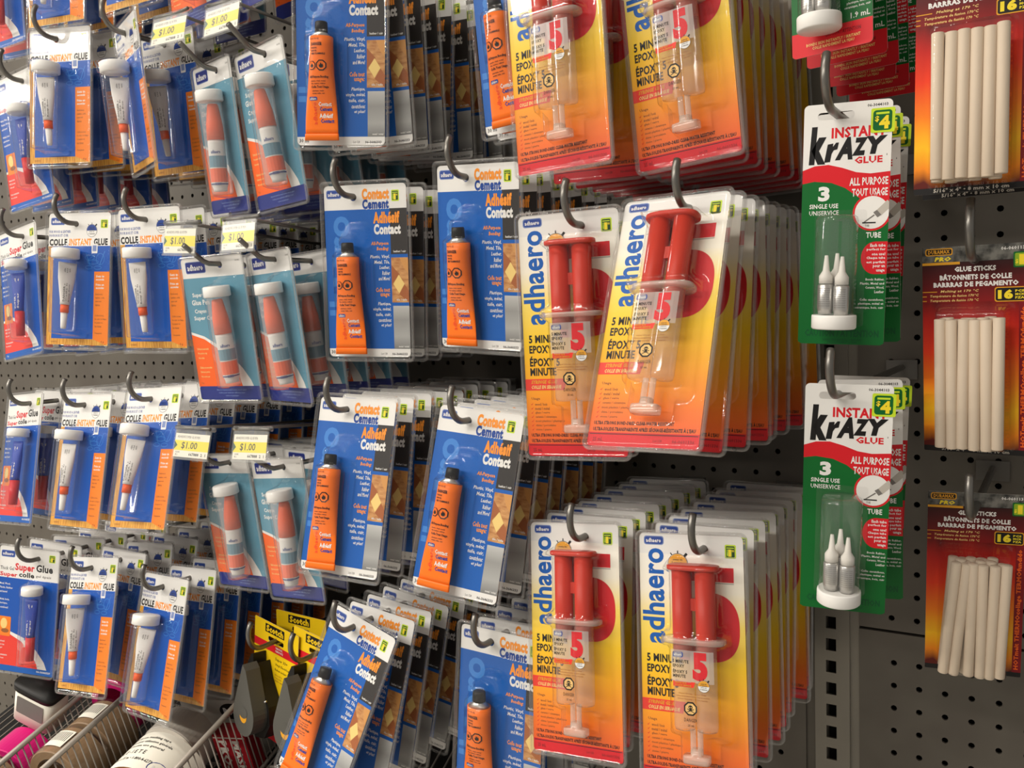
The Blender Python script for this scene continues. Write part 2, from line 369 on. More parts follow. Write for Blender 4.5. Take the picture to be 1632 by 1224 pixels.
def kind_contact():
    c = MB(); y = -EPS
    card_blank(c, (-1.34, -.5, 2.38, 6.6), .18, hole_r)
    c.rect((-1.34, .5, 2.38, 6.26), 'blue_print', y)
    c.text('adhaero', (-1.27, .75, -.2, 6.1), 'pale_blue_print', y - EPS, 0.03, rot=90, res=3)
    c.rect((1.63, .5, 2.38, 2.36), 'photo_black', y - EPS); c.rect((1.63, 2.5, 2.38, 4.34), 'parquet_print', y - EPS); c.rect((1.66, 4.48, 2.38, 6.26), 'brushed_print', y - EPS)
    c.poly([(1.63, 2.8), (2.0, 3.2), (1.63, 3.6)], 'rust_print', y - 2 * EPS); c.poly([(2.0, 2.5), (2.38, 2.5), (2.38, 3.15), (2.2, 2.95)], 'tan_print', y - 2 * EPS)
    c.poly([(1.95, 3.2), (2.2, 3.58), (1.95, 3.96), (1.70, 3.58)], 'cream_print', y - 3 * EPS); c.poly([(2.2, 3.6), (2.38, 3.85), (2.38, 4.34), (1.95, 4.0)], 'rust_print', y - 2 * EPS)
    c.lines(['leather / cuir'], 2.3, 2.2, .09, 'white_print', y - 2 * EPS, 'R'); c.lines(['tile / tuile'], 2.3, 4.18, .09, 'white_print', y - 4 * EPS, 'R'); c.lines(['metal / métal'], 2.32, 6.12, .08, 'white_print', y - 2 * EPS, 'R')
    c.text('Contact', (.4, -.34, 1.62, .12), 'text_orange', y - 2 * EPS, 0.055, res=3); c.text('Cement', (.41, .1, 1.6, .5), 'deep_blue_print', y - 2 * EPS, 0.055, res=3)
    c.text('Cement', (.44, .12, 1.62, .52), 'white_print', y - 1.5 * EPS, 0.04, res=2)
    c.text('Adhésif', (.88, .62, 2.06, 1.1), 'text_orange', y - 3 * EPS, 0.055, res=3); c.text('Contact', (.9, 1.12, 2.1, 1.55), 'white_print', y - 3 * EPS, 0.055, res=3)
    for t, a, v in (('All-Purpose', .75, 1.83), ('Bonding:', 1.0, 2.05), ('Colle tout', .9, 3.72), ('usage:', 1.1, 3.95)):
        c.text(t, (a, v, 1.54, v + .19), 'text_orange', y - 2 * EPS, 0.03, 0.15)
    for v, rows in ((2.38, ['Plastic, Vinyl,', 'Metal, Tile,', 'Leather,', 'Rubber', 'and More!']), (4.32, ['Plastique,', 'vinyle, métal,', 'tuile, cuir,', 'caoutchouc', 'et plus!'])):
        for i, t in enumerate(rows):
            w = len(t) * .058; c.text(t, (1.56 - w, v + i * .22, 1.56, v + i * .22 + .17), 'white_print', y - 2 * EPS, 0.02, 0.2)
    c.text('30 ml', (-1.25, 6.33, -.85, 6.49), 'black_print', y, 0.02); c.text('06-3646333', (1.55, 6.42, 2.24, 6.53), 'black_print', y, 0.03); c.lines(['Lot 128'], 1.05, 6.42, .09, 'grey_print', y)
    logo(c, (-1.2, -.3, -.57, 0.0), y)
    b = MB()
    def H(u, v):
        k = .3 + .7 * sstep(6.3, 3.2, v); x = abs(u + .08) / .8
        tubeh = (.14 + .80 * k * math.sqrt(max(1 - x * x, 0))) * sstep(2.1, 2.4, v) * sstep(6.62, 6.42, v) if x < 1 else 0
        return max(tubeh, rbox(u, v, -.86, 2.25, .72, 6.62, .2, .14, .1), rbox(u, v, -.5, 1.5, .4, 2.5, .3, .66, .14), rbox(u, v, -.3, 1.15, .75, 2.0, .35, .34, .12))
    height_sheet(b, (-1.5, -.68, 2.58, 6.81), .22, H, 'clear', in_hole)
    # tube, origin at its own middle so that it can lean in its pocket
    t = MB(); O = (-.12, -.42, 4.4); R = lambda v: v - O[2]
    prof = lambda v: (.47 + .22 * sstep(3.0, 6.0, v), .36 * (1 - sstep(3.2, 6.15, v)) + .035)
    secs = [(0, 0, .22, .22, R(2.26), 2), (0, 0, .25, .24, R(2.30), 2), (0, 0, .44, .36, R(2.46), 2.2)]
    t.loft(secs, 'silver_metal')
    vs = [2.46, 2.8, 3.3, 3.9, 4.5, 5.1, 5.6, 6.0, 6.2]
    t.loft([(0, 0, prof(v)[0], prof(v)[1], R(v), 2.2) for v in vs], 'orange_tube', 36)
    t.loft([(0, 0, .70, .05, R(6.2), 5), (0, 0, .71, .06, R(6.22), 5), (0, 0, .72, .06, R(6.46), 5)], 'orange_tube')
    def fm(u, v, yy):
        a, d = prof(v); q = min(abs(u) / a, .999); return (u, -d * (1 - q ** 2.2) ** (1 / 2.2) + yy, -R(v))
    k = 'black_print'; e = -.012
    t.lines(['30 ml 1 FL OZ'], -.36, 2.55, .07, k, e, fmap=fm); t.text('DANGER', (-.3, 2.72, .16, 2.85), k, e, .03, fmap=fm)
    t.lines(['POISON', 'VAPOUR', 'VERY FLAMMABLE'], -.3, 2.9, .075, k, e, fmap=fm, bold=.03, cw=.55)
    octagon(t, .12, 3.6, .22, e, 'flame', fmap=fm); octagon(t, -.28, 3.6, .18, e, 'flame', fmap=fm)
    t.text('All-Purpose Bonding', (-.4, 3.98, .38, 4.1), k, e, .035, fmap=fm); t.lines(['plastic, vinyl, metal', 'tile, leather, rubber'], -.34, 4.16, .065, k, e, fmap=fm)
    t.text('Colle Tout Usage', (-.34, 4.36, .38, 4.48), k, e, .035, fmap=fm); t.lines(['plastique, vinyle', 'métal, tuile, cuir'], -.3, 4.53, .065, k, e, fmap=fm)
    t.rect((-.46, 4.78, -.12, 4.92), 'logo_blue', e, .05, fmap=fm); t.text('adhaero', (-.43, 4.8, -.16, 4.9), 'white_print', e - EPS, .02, fmap=fm)
    t.text('Contact', (-.08, 4.98, .46, 5.15), 'white_print', e, .035, fmap=fm); t.text('Cement', (-.04, 5.17, .48, 5.33), 'deep_blue_print', e, .035, fmap=fm)
    t.text('Adhésif', (-.06, 5.42, .5, 5.6), 'white_print', e, .035, fmap=fm); t.text('Contact', (-.02, 5.63, .54, 5.79), 'deep_blue_print', e, .035, fmap=fm)
    t.text('adhaero', (-.34, 4.98, -.16, 5.85), 'coral_print', e, .0, rot=90, fmap=fm)
    cp = MB(); cp.lathe(0, 0, [(.0, R(1.86)), (.22, R(1.86)), (.25, R(1.9)), (.265, R(2.26)), (.2, R(2.28))], 'black_plastic', 24, ribs=1)
    st = sticker_mesh(1.72, -.24, 2.06, .22, y)
    return spec([('card', c, (0, 0, 0), None), ('blister', b, (0, 0, 0), None), ('glue_tube', t, (O[0], O[1], -O[2]), None), ('tube_cap', cp, (0, 0, 0), 'glue_tube'), ('price_sticker', st, (0, 0, 0), None)])

def small_tube(O, top, bot, w0, w1, body, band, cap, capname_v, textk, rows, dark):
    """little metal tube hanging crimp up inside a vial; O = origin (u,y,v)"""
    t = MB(); R = lambda v: v - O[2]
    t.loft([(0, 0, w0, .03, R(top), 4), (0, 0, w0, .035, R(top + .18), 4), (0, 0, w0 * .93, .16, R(top + .8), 2.4), (0, 0, w1, w1, R(bot - .2), 2), (0, 0, w1, w1, R(bot), 2)], body)
    def fm(u, v, yy):
        f = sstep(top, bot, v); a = w0 + (w1 - w0) * f; d = .05 + (w1 - .05) * sstep(top, bot - .2, v)
        q = min(abs(u) / a, .99); return (u, -d * (1 - q * q) ** .5 + yy, -R(v))
    n = len(rows)
    for i, s in enumerate(rows):
        a = -w1 * .75 + i * (1.5 * w1 / n); t.text(s, (a, top + .3, a + 1.1 * w1 / n, bot - .15), textk, -.02, .02, rot=90, fmap=fm)
    c = MB()
    c.lathe(0, 0, [(.0, R(bot - .01)), (w1 * .86, R(bot - .01)), (w1 * .86, R(bot + .4))] if band else [(.0, R(bot)), (w1, R(bot)), (w1, R(bot + .1))], band or cap, 16)
    c.lathe(0, 0, [(0, R(bot + .36)), (w1 * .74, R(bot + .38)), (w1 * .58, R(capname_v - .1)), (w1 * .5, R(capname_v)), (0, R(capname_v))], cap, 16, ribs=1)
    return t, c

def kind_instant():
    c = MB(); y = -EPS
    card_blank(c, (-1.74, -.58, 2.14, 6.22), .2, hole_r)
    c.rect((-1.74, 1.13, 2.14, 6.22), 'wood_print', y, .0); c.rect((-1.42, 1.13, 2.14, 5.9), 'cobalt_print', y - EPS)
    c.poly([(1.2, 2.44), (2.14, 2.44), (2.14, 6.1), (2.0, 6.18), (1.2, 5.9)], 'orange_print', y - 2 * EPS)
    c.text('COLLE', (-1.68, .74, -.55, 1.1), 'black_print', y, .05, res=2); c.text('INSTANT', (-.42, .74, .98, 1.1), 'text_orange', y, .05, res=2); c.text('GLUE', (1.12, .74, 1.98, 1.1), 'black_print', y, .05, res=2)
    c.text('FOR WOOD & LEATHER', (-1.7, .3, -.35, .44), 'logo_blue', y, .02); c.text('POUR BOIS ET CUIR', (-1.7, .5, -.5, .64), 'logo_blue', y, .02)
    logo(c, (-1.58, -.33, -.74, 0.0), y)
    clock(c, .98, .34, .33, 'logo_blue', 'white_print', y)
    # outline drawing of a glue bottle over chairs
    c.rect((1.0, 1.02, 1.36, 1.5), 'white_print', y - 2 * EPS, .04); c.rect((1.06, 1.1, 1.3, 1.4), 'logo_rim', y - 3 * EPS, .02)
    def ring(cu, cv, rx, ry, w=.025):
        c.poly(circ(cu, cv, rx, ry, 18), 'pale_blue_print', y - 2 * EPS, [circ(cu, cv, rx - w, ry - w, 18)])
    for a in ((.9, 1.72, .3, .14), (1.55, 1.8, .26, .3), (.85, 2.22, .22, .1), (1.4, 2.24, .24, .1), (1.1, 1.95, .35, .12)): ring(*a)
    for a, b, d, f in ((.65, 1.5, .9, 2.1), (1.8, 1.4, 1.5, 2.1), (1.2, 1.55, .7, 1.9)):
        c.poly([(a, b), (a + .04, b), (d + .04, f), (d, f)], 'pale_blue_print', y - 3 * EPS)
    for v, t in ((2.62, 'Sets in'), (2.78, 'seconds'), (3.05, 'Prise en'), (3.21, 'secondes')): c.text(t, (1.32, v, 1.82, v + .12), 'white_print', y - 3 * EPS, .03)
    c.lines(['Bonds wood,', 'leather, cork,', 'paper and', 'fabrics', '', '', 'Colle le bois,', 'le cuir, le liège,', 'le papier et', 'les tissus', '', 'Transparent'], 1.32, 3.55, .11, 'brown_print', y - 3 * EPS, gap=1.65, cw=.36)
    c.lines(['06-3646332'], -1.45, 6.02, .09, 'brown_print', y - EPS); c.text('4 g', (1.7, 5.98, 1.9, 6.1), 'brown_print', y - 3 * EPS, .03)
    b = MB(); UC = .02
    def H(u, v): return max(cyl(u, v, UC, .74, .72, 1.25, 1.9), cyl(u, v, UC, .66, .70, 1.8, 5.72), rbox(u, v, .3, 1.6, 1.12, 5.5, .2, .4, .1), rbox(u, v, -.3, 1.0, .5, 1.7, .2, .5, .12))
    height_sheet(b, (-1.88, -.70, 2.32, 6.5), .24, H, 'clear', in_hole)
    vi = MB(); vi.lathe(UC, -.70, [(.55, 1.8), (.54, 5.45), (.5, 5.56), (.0, 5.58)], 'clear_vial', 28, cap=False)
    ld = MB(); ld.lathe(UC, -.70, [(0, 1.35), (.62, 1.35), (.66, 1.39), (.67, 1.82), (.62, 1.85), (0, 1.85)], 'white_plastic', 32, cap=False)
    O = (UC, -.62, 3.5)
    t, cp = small_tube(O, 2.05, 4.2, .44, .24, 'white_tube', 'orange_plastic', 'white_plastic', 5.42, 'grey_print', ['DANGER Bonds skin', 'Colle la peau', 'Keep from children'], 1)
    st = sticker_mesh(1.52, -.22, 1.96, .22, y)
    return spec([('card', c, (0, 0, 0), None), ('blister', b, (0, 0, 0), None), ('vial', vi, (0, 0, 0), None), ('vial_lid', ld, (0, 0, 0), 'vial'), ('glue_tube', t, (O[0], O[1], -O[2]), None), ('nozzle_cap', cp, (0, 0, 0), 'glue_tube'), ('price_sticker', st, (0, 0, 0), None)])

def kind_super():
    c = MB(); y = -EPS; B = (-2.55, -.58, 1.4, 6.45)
    card_blank(c, B, .2, hole_r)
    c.rect((-2.55, 1.2, 1.4, 6.45), 'cobalt_print', y)
    sw = [(-2.55, 4.3), (-1.6, 4.2), (-.6, 4.5), (.2, 5.1), (.75, 5.7), (.95, 6.12)]
    c.poly(sw + [(.3, 6.12), (-2.55, 6.12)], 'white_print', y - EPS)
    c.poly([(-2.55, 4.42), (-1.6, 4.36), (-.8, 4.7), (-.1, 5.3), (.3, 5.9), (.35, 6.12), (-2.55, 6.12)], 'coral_print', y - 2 * EPS)
    c.rect((-2.55, 6.12, 1.4, 6.45), 'blue_print', y - 3 * EPS)
    c.text('Thick Gel', (-2.45, .58, -1.55, .78), 'black_print', y, .01); c.text('Super', (-1.48, .34, -.2, .86), 'red_print', y, .035, res=2); c.text('Glue', (-.1, .3, .98, .72), 'black_print', y, .035, res=2)
    c.text('Super', (-2.45, .9, -1.3, 1.2), 'red_print', y, .035, res=2); c.text('colle', (-1.2, .82, -.2, 1.1), 'black_print', y, .035, res=2); c.text('gel épais', (-.1, .88, .9, 1.06), 'grey_print', y, .02)
    logo(c, (-2.4, -.3, -1.55, .02), y)
    c.rect((-2.4, 3.4, -1.55, 4.5), 'orange_print', y - 3 * EPS, .06); c.poly(circ(-2.0, 3.8, .22, .3), 'cream_print', y - 4 * EPS); c.poly(circ(-1.9, 4.2, .25, .12), 'brown_print', y - 4 * EPS)
    c.lines(['Metal, Wood,', 'Plastic, Rubber', 'and more!', '', 'Métal, bois,', 'plastique,', 'caoutchouc!'], -2.42, 1.5, .13, 'white_print', y - EPS, gap=1.7)
    c.lines(['Instant bond', 'Will not run', 'Clear gel', '', 'Prise instantanée', 'Ne coule pas'], -2.42, 4.75, .1, 'white_print', y - 4 * EPS, gap=1.9)
    c.text('06-3646329', (.3, 6.2, 1.2, 6.32), 'white_print', y - 4 * EPS, .03); c.text('2 g', (-2.4, 6.22, -2.2, 6.34), 'white_print', y - 4 * EPS, .02)
    b = MB(); UC = .2
    def H(u, v): return max(cyl(u, v, UC, .62, .6, 1.3, 1.95), cyl(u, v, UC, .56, .58, 1.85, 5.8), rbox(u, v, .4, 1.4, 1.05, 5.6, .2, .34, .1))
    height_sheet(b, (-2.65, -.68, 1.49, 6.6), .24, H, 'clear', in_hole)
    vi = MB(); vi.lathe(UC, -.58, [(.47, 1.8), (.46, 5.5), (.42, 5.62), (0, 5.64)], 'clear_vial', 28, cap=False)
    ld = MB(); ld.lathe(UC, -.58, [(0, 1.42), (.52, 1.42), (.55, 1.46), (.56, 1.82), (.52, 1.85), (0, 1.85)], 'white_plastic', 32, cap=False)
    O = (UC, -.52, 3.4)
    t, cp = small_tube(O, 2.1, 4.2, .36, .22, 'blue_tube', None, 'red_plastic', 5.5, 'white_print', ['SUPER GLUE gel', 'Super colle'], 1)
    cp2 = MB(); R = lambda v: v - O[2]
    cp2.lathe(0, 0, [(0, R(4.2)), (.25, R(4.2)), (.22, R(5.5)), (0, R(5.52))], 'red_plastic', 16, cap=False)
    st = sticker_mesh(.7, -.3, 1.1, .12, y)
    return spec([('card', c, (0, 0, 0), None), ('blister', b, (0, 0, 0), None), ('vial', vi, (0, 0, 0), None), ('vial_lid', ld, (0, 0, 0), 'vial'), ('glue_tube', t, (O[0], O[1], -O[2]), None), ('tube_cap', cp2, (0, 0, 0), 'glue_tube'), ('price_sticker', st, (0, 0, 0), None)])

def kind_pen():
    c = MB(); y = -EPS
    card_blank(c, (-2.38, -.4, 1.42, 6.22), .2, hole_r)
    c.rect((-2.38, .52, 1.42, 5.6), 'teal_print', y)
    arc = [(-2.38, 3.0), (-1.6, 3.22), (-.9, 3.6), (-.1, 4.15), (.5, 4.75), (.9, 5.3), (1.02, 5.6)]
    c.poly(arc + [(-2.38, 5.6)], 'white_print', y - EPS)
    c.poly([(-2.38, 3.12), (-1.6, 3.36), (-.9, 3.78), (-.3, 4.3), (.15, 4.9), (.35, 5.6), (-2.38, 5.6)], 'hot_orange_print', y - 2 * EPS)
    c.rect((-2.38, 5.58, 1.42, 6.22), 'navy_print', y - 3 * EPS, .12)
    logo(c, (-2.1, -.2, -.92, .28), y, 'navy_print')
    for t, v, w in (('Super', 1.2, .75), ('Glue Pen', 1.52, 1.1), ('Crayon', 1.95, .85), ('Super Colle', 2.27, 1.45)):
        c.text(t, (-2.05 + (.1 if t in ('Super', 'Crayon') else 0), v, -2.05 + w, v + .24), 'white_print', y - EPS, .025, res=2)
    c.lines(['Dries in seconds', 'Precision tip', 'Non-drip', '', 'Sèche en secondes', 'Embout précis', 'Ne coule pas'], -2.15, 3.75, .11, 'cream_print', y - 3 * EPS, gap=2.0, cw=.4)
    c.lines(['Glue for hard-to-reach areas, wood, glass', 'Colle pour endroits difficiles, bois', 'verre et plastique'], -.4, 5.72, .09, 'logo_rim', y - 4 * EPS, 'C', 1.5, .5)
    c.lines(['3 g'], -2.2, 5.38, .1, 'brown_print', y - 3 * EPS)
    c.lines(['06-3042'], .95, -.18, .08, 'grey_print', y)
    b = MB(); UC = .2
    def H(u, v): return max(cyl(u, v, UC, .64, .62, .85, 1.5), cyl(u, v, UC, .56, .60, 1.4, 5.55), rbox(u, v, -.2, .6, .9, 1.2, .3, .45, .14))
    height_sheet(b, (-2.49, -.48, 1.51, 6.41), .24, H, 'clear', in_hole)
    vi = MB(); vi.lathe(UC, -.60, [(.50, 1.35), (.47, 5.35), (.42, 5.45), (0, 5.47)], 'frosted', 28, cap=False)
    ld = MB(); ld.lathe(UC, -.60, [(0, .92), (.55, .92), (.59, .97), (.6, 1.36), (.56, 1.4), (0, 1.4)], 'white_plastic', 32, cap=False)
    O = (UC, -.58, 3.1); R = lambda v: v - O[2]
    pn = MB(); pn.lathe(0, 0, [(0, R(3.05)), (.36, R(3.05)), (.37, R(3.2)), (.37, R(4.95)), (.3, R(5.2)), (.3, R(5.3)), (0, R(5.3))], 'white_plastic', 24, cap=False)
    fm = lambda u, v, yy: (.375 * math.sin(u / .375), -.375 * math.cos(u / .375) + yy, -R(v))
    pn.text('adhaero', (-.22, 3.5, .22, 3.66), 'logo_blue', -.004, .03, fmap=fm); pn.rect((-.5, 3.85, .5, 4.3), 'teal_print', -.003, fmap=None) if False else None
    for i in range(8):
        a0 = -.56 + i * .14
        pn.rect((a0, 3.75, a0 + .14, 4.25), 'teal_print', -.003, fmap=fm); pn.rect((a0, 4.3, a0 + .14, 4.9), 'orange_plastic', -.003, fmap=fm)
        pn.rect((a0, 4.93, a0 + .14, 5.03) if i in (3, 4) else (a0, 4.95, a0 + .14, 4.95 + .06), 'navy_print', -.003, fmap=fm)
    pc = MB(); pc.lathe(0, 0, [(0, R(1.5)), (.2, R(1.5)), (.24, R(1.56)), (.36, R(2.4)), (.385, R(3.06)), (0, R(3.06))], 'orange_plastic', 24, cap=False)
    return spec([('card', c, (0, 0, 0), None), ('blister', b, (0, 0, 0), None), ('vial', vi, (0, 0, 0), None), ('vial_lid', ld, (0, 0, 0), 'vial'), ('glue_pen', pn, (O[0], O[1], -O[2]), None), ('pen_cap', pc, (0, 0, 0), 'glue_pen')])

def kind_epoxy():
    c = MB(); y = -EPS
    card_blank(c, (-2.3, -.52, 1.34, 7.9), .2, hole_r)
    c.rect((-2.3, .2, 1.34, 7.52), 'sunset_print', y)
    c.rect((-2.3, 7.5, 1.34, 7.9), 'red_print', y - EPS, .12); c.rect((-2.3, 7.46, 1.34, 7.58), 'red_print', y - 1.5 * EPS); c.rect((-2.25, 7.5, 1.3, 7.525), 'black_print', y - 2 * EPS)
    c.text('adhaero', (-2.22, .02, -1.42, 3.28), 'blue_print', y - EPS, .028, rot=90, res=4)
    logo(c, (-2.1, -.38, -1.44, -.13), y)
    # big red 5
    c.rect((-.95, .58, 1.0, 1.07), 'red_print', y - 2 * EPS); c.poly([(-.95, .58), (-.45, .58), (-.55, 2.1), (-.95, 2.1)], 'red_print', y - 2 * EPS)
    bowl = [(.1, 1.44)] + [(.1 + 1.06 * abs(math.cos(t)) ** .8, 2.6 + 1.16 * math.copysign(abs(math.sin(t)) ** .8, math.sin(t))) for t in [math.radians(-84 + 7 * i) for i in range(25)]] + [(.1, 3.76), (-.9, 3.76), (-.9, 3.1), (-.1, 2.9), (-.1, 1.9)]
    c.poly([(u, v) for u, v in bowl], 'red_print', y - 2 * EPS)
    c.rect((.05, 1.09, 1.0, 1.13), 'fog_grey', y - 2 * EPS)
    clock(c, -.92, .52, .36, 'gold_print', 'white_print', y - 4 * EPS)
    for t, v, w in (('5 MINUTE', 3.64, 1.28), ('EPOXY', 4.0, .86), ('ÉPOXY 5', 4.38, 1.12), ('MINUTE', 4.79, .98)):
        c.text(t, (-2.1, v, -2.1 + w, v + (.36 if 'É' in t else .28)), 'black_print', y - 2 * EPS, .035, res=2)
    c.poly([(-2.3, 5.18), (-.75, 5.18), (-.85, 5.58), (-2.3, 5.58)], 'coral_print', y - 2 * EPS)
    c.text('SYRINGE GLUE', (-2.08, 5.22, -1.1, 5.35), 'gold_print', y - 3 * EPS, .035, .25); c.text('COLLE EN SERINGUE', (-2.08, 5.4, -.95, 5.53), 'cream_print', y - 3 * EPS, .035, .25)
    c.text('Usage', (-2.1, 5.82, -1.78, 5.94), 'brown_print', y - 2 * EPS, .02)
    c.lines(['wood / bois', 'metal / métal', 'glass / verre', 'ceramic / céramique', 'most plastics / plastiques', 'china / porcelaine', 'stone / pierre'], -1.98, 6.02, .1, 'brown_print', y - 2 * EPS, gap=1.5, cw=.42)
    for i in range(7): c.poly([(-2.14, 6.07 + i * .15), (-2.1, 6.1 + i * .15), (-2.03, 6.0 + i * .15), (-2.1, 6.07 + i * .15)], 'red_print', y - 3 * EPS)
    c.text('ULTRA STRONG BOND-DRIES CLEAR-WATER RESISTANT', (-2.16, 7.1, .5, 7.22), 'black_print', y - 2 * EPS, .035); c.text('ULTRA-SOLIDE-TRANSPARENTE APRÈS SÉCHAGE-RÉSISTANTE À L’EAU', (-2.16, 7.27, 1.2, 7.42), 'black_print', y - 2 * EPS, .035)
    c.text('25 mL', (-2.12, 7.62, -1.78, 7.75), 'dark_red_print', y - 2 * EPS, .02); c.text('06-0601336', (.5, 7.64, 1.2, 7.75), 'dark_red_print', y - 2 * EPS, .02); c.lines(['Lot 128'], -.1, 7.64, .09, 'dark_red_print', y - 2 * EPS)
    b = MB(); UC = -.25
    def two(u, v, r, base, a, b_): return max(cyl(u, v, UC - .39, r, base, a, b_), cyl(u, v, UC + .39, r, base, a, b_))
    def H(u, v): return max(rbox(u, v, UC - .98, .82, UC + .98, 1.1, .1, 1.0, .08), two(u, v, .43, .5, .85, 3.35), two(u, v, .48, .5, 3.3, 6.5), rbox(u, v, UC - .85, .9, UC + .85, 6.4, .1, .62, .1), rbox(u, v, UC - 1.1, 3.1, UC + 1.1, 3.6, .25, 1.05, .1), rbox(u, v, UC - .55, 6.4, UC + .55, 7.45, .15, .8, .1), rbox(u, v, .2, 2.9, .9, 6.8, .3, .35, .12))
    height_sheet(b, (-2.42, -.62, 1.5, 8.05), .26, lambda u, v: H(u, v + .42), 'clear', in_hole)
    s = MB(); Y = -.5
    for uc in (UC - .38, UC + .38):
        s.lathe(uc, Y, [(.36, 3.48), (.36, 6.2), (.33, 6.32), (.1, 6.36)], 'milky', 24, cap=False)
        s.lathe(uc + (.26 if uc < UC else -.26), Y, [(.1, 6.32), (.1, 7.16)], 'milky_dense', 14, cap=False)
    s.loft([(UC, Y, 1.02, .44, 3.3, 3), (UC, Y, 1.06, .47, 3.34, 3), (UC, Y, 1.06, .47, 3.44, 3), (UC, Y, 1.02, .44, 3.48, 3)], 'milky_dense', 40)
    nz = MB(); nz.loft([(UC, Y, .18, .2, 6.95, 3), (UC, Y, .2, .22, 7.14, 3), (UC, Y, .44, .22, 7.16, 5), (UC, Y, .45, .24, 7.2, 5), (UC, Y, .45, .24, 7.38, 5), (UC, Y, .43, .22, 7.42, 5)], 'milky_dense', 32)
    p = MB()
    for uc in (UC - .4, UC + .4): p.lathe(uc, Y, [(0, .92), (.335, .92), (.335, 3.2), (.33, 3.9), (0, 3.9)], 'plunger_red', 24, cap=False)
    p.loft([(UC, Y, .84, .40, .88, 3), (UC, Y, .88, .44, .91, 3), (UC, Y, .88, .44, 1.02, 3), (UC, Y, .84, .40, 1.05, 3)], 'plunger_red', 40)
    p.box(UC - .12, UC + .12, Y - .1, Y + .1, -2.4, -2.0, 'plunger_red')
    lb = MB(); e = Y - .375
    def fm(u, v, yy):
        x = u - UC; q = abs(x)
        return (u, e + yy + (.0 if q < .5 else (q - .5) ** 2 * .9), -v)
    for i in range(10):
        a0 = UC - .72 + i * .144; lb.rect((a0, 3.66, a0 + .144, 4.7), 'label_tint', 0, fmap=fm)
    lb.rect((UC - .66, 3.72, UC - .3, 3.9), 'logo_blue', -EPS, .06, fmap=fm); lb.text('adhaero', (UC - .62, 3.76, UC - .34, 3.86), 'white_print', -2 * EPS, .03, fmap=fm)
    for t, v, w in (('5 MINUTE', 3.98, .55), ('EPOXY', 4.13, .4), ('ÉPOXY 5', 4.29, .5), ('MINUTE', 4.46, .44)): lb.text(t, (UC - .66, v, UC - .66 + w, v + (.14 if 'É' in t else .11)), 'black_print', -EPS, .035, fmap=fm)
    lb.text('5', (UC + .02, 3.7, UC + .52, 4.62), 'red_print', -EPS, .07, fmap=fm, res=4)
    clock(lb, UC + .38, 4.78, .2, 'gold_print', 'white_print', -3 * EPS, fmap=fm)
    lb.poly([(UC - .66, 4.68), (UC + .1, 4.68), (UC + .04, 4.86), (UC - .66, 4.86)], 'coral_print', -2 * EPS, fmap=fm); lb.lines(['SYRINGE GLUE', 'COLLE EN SERINGUE'], UC - .6, 4.7, .055, 'gold_print', -3 * EPS, fmap=fm, bold=.03, cw=.6)
    lb.lines(['Super Strong - Super Clear', 'Ultra-transparente, Super solide', 'Dries Quickly - Prise rapide'], UC, 5.04, .06, 'brown_print', -EPS, 'C', 1.5, .6, fmap=fm)
    octagon(lb, UC - .08, 5.55, .24, -EPS, 'skull', back='sticker_cream', fmap=fm)
    lb.text('DANGER', (UC - .3, 5.86, UC + .14, 5.98), 'black_print', -EPS, .01, fmap=fm); lb.text('25 mL', (UC - .18, 6.06, UC + .04, 6.13), 'black_print', -EPS, .02, fmap=fm)
    st = sticker_mesh(.72, -.2, 1.1, .26, y)
    return spec([('card', c, (0, 0, 0), None), ('blister', b, (0, 0, 0), None), ('syringe', s, (0, 0, .42), None), ('plunger', p, (0, 0, 0), 'syringe'), ('nozzle', nz, (0, 0, 0), 'syringe'), ('syringe_label', lb, (0, 0, 0), 'syringe'), ('price_sticker', st, (0, 0, 0), None)])
defm('floor_vinyl', (170, 166, 158), 0.35); defm('ceiling_tile', (225, 222, 214), 0.8)
M['label_tint'] = clear_mat('label_tint', 0.97, 0.34, (240, 232, 226), 0.2)
defm('tape_tan', (150, 122, 92), 0.3); defm('nozzle_white', (226, 222, 214), 0.4)
defm('sticker_cream', (232, 190, 120), 0.5)

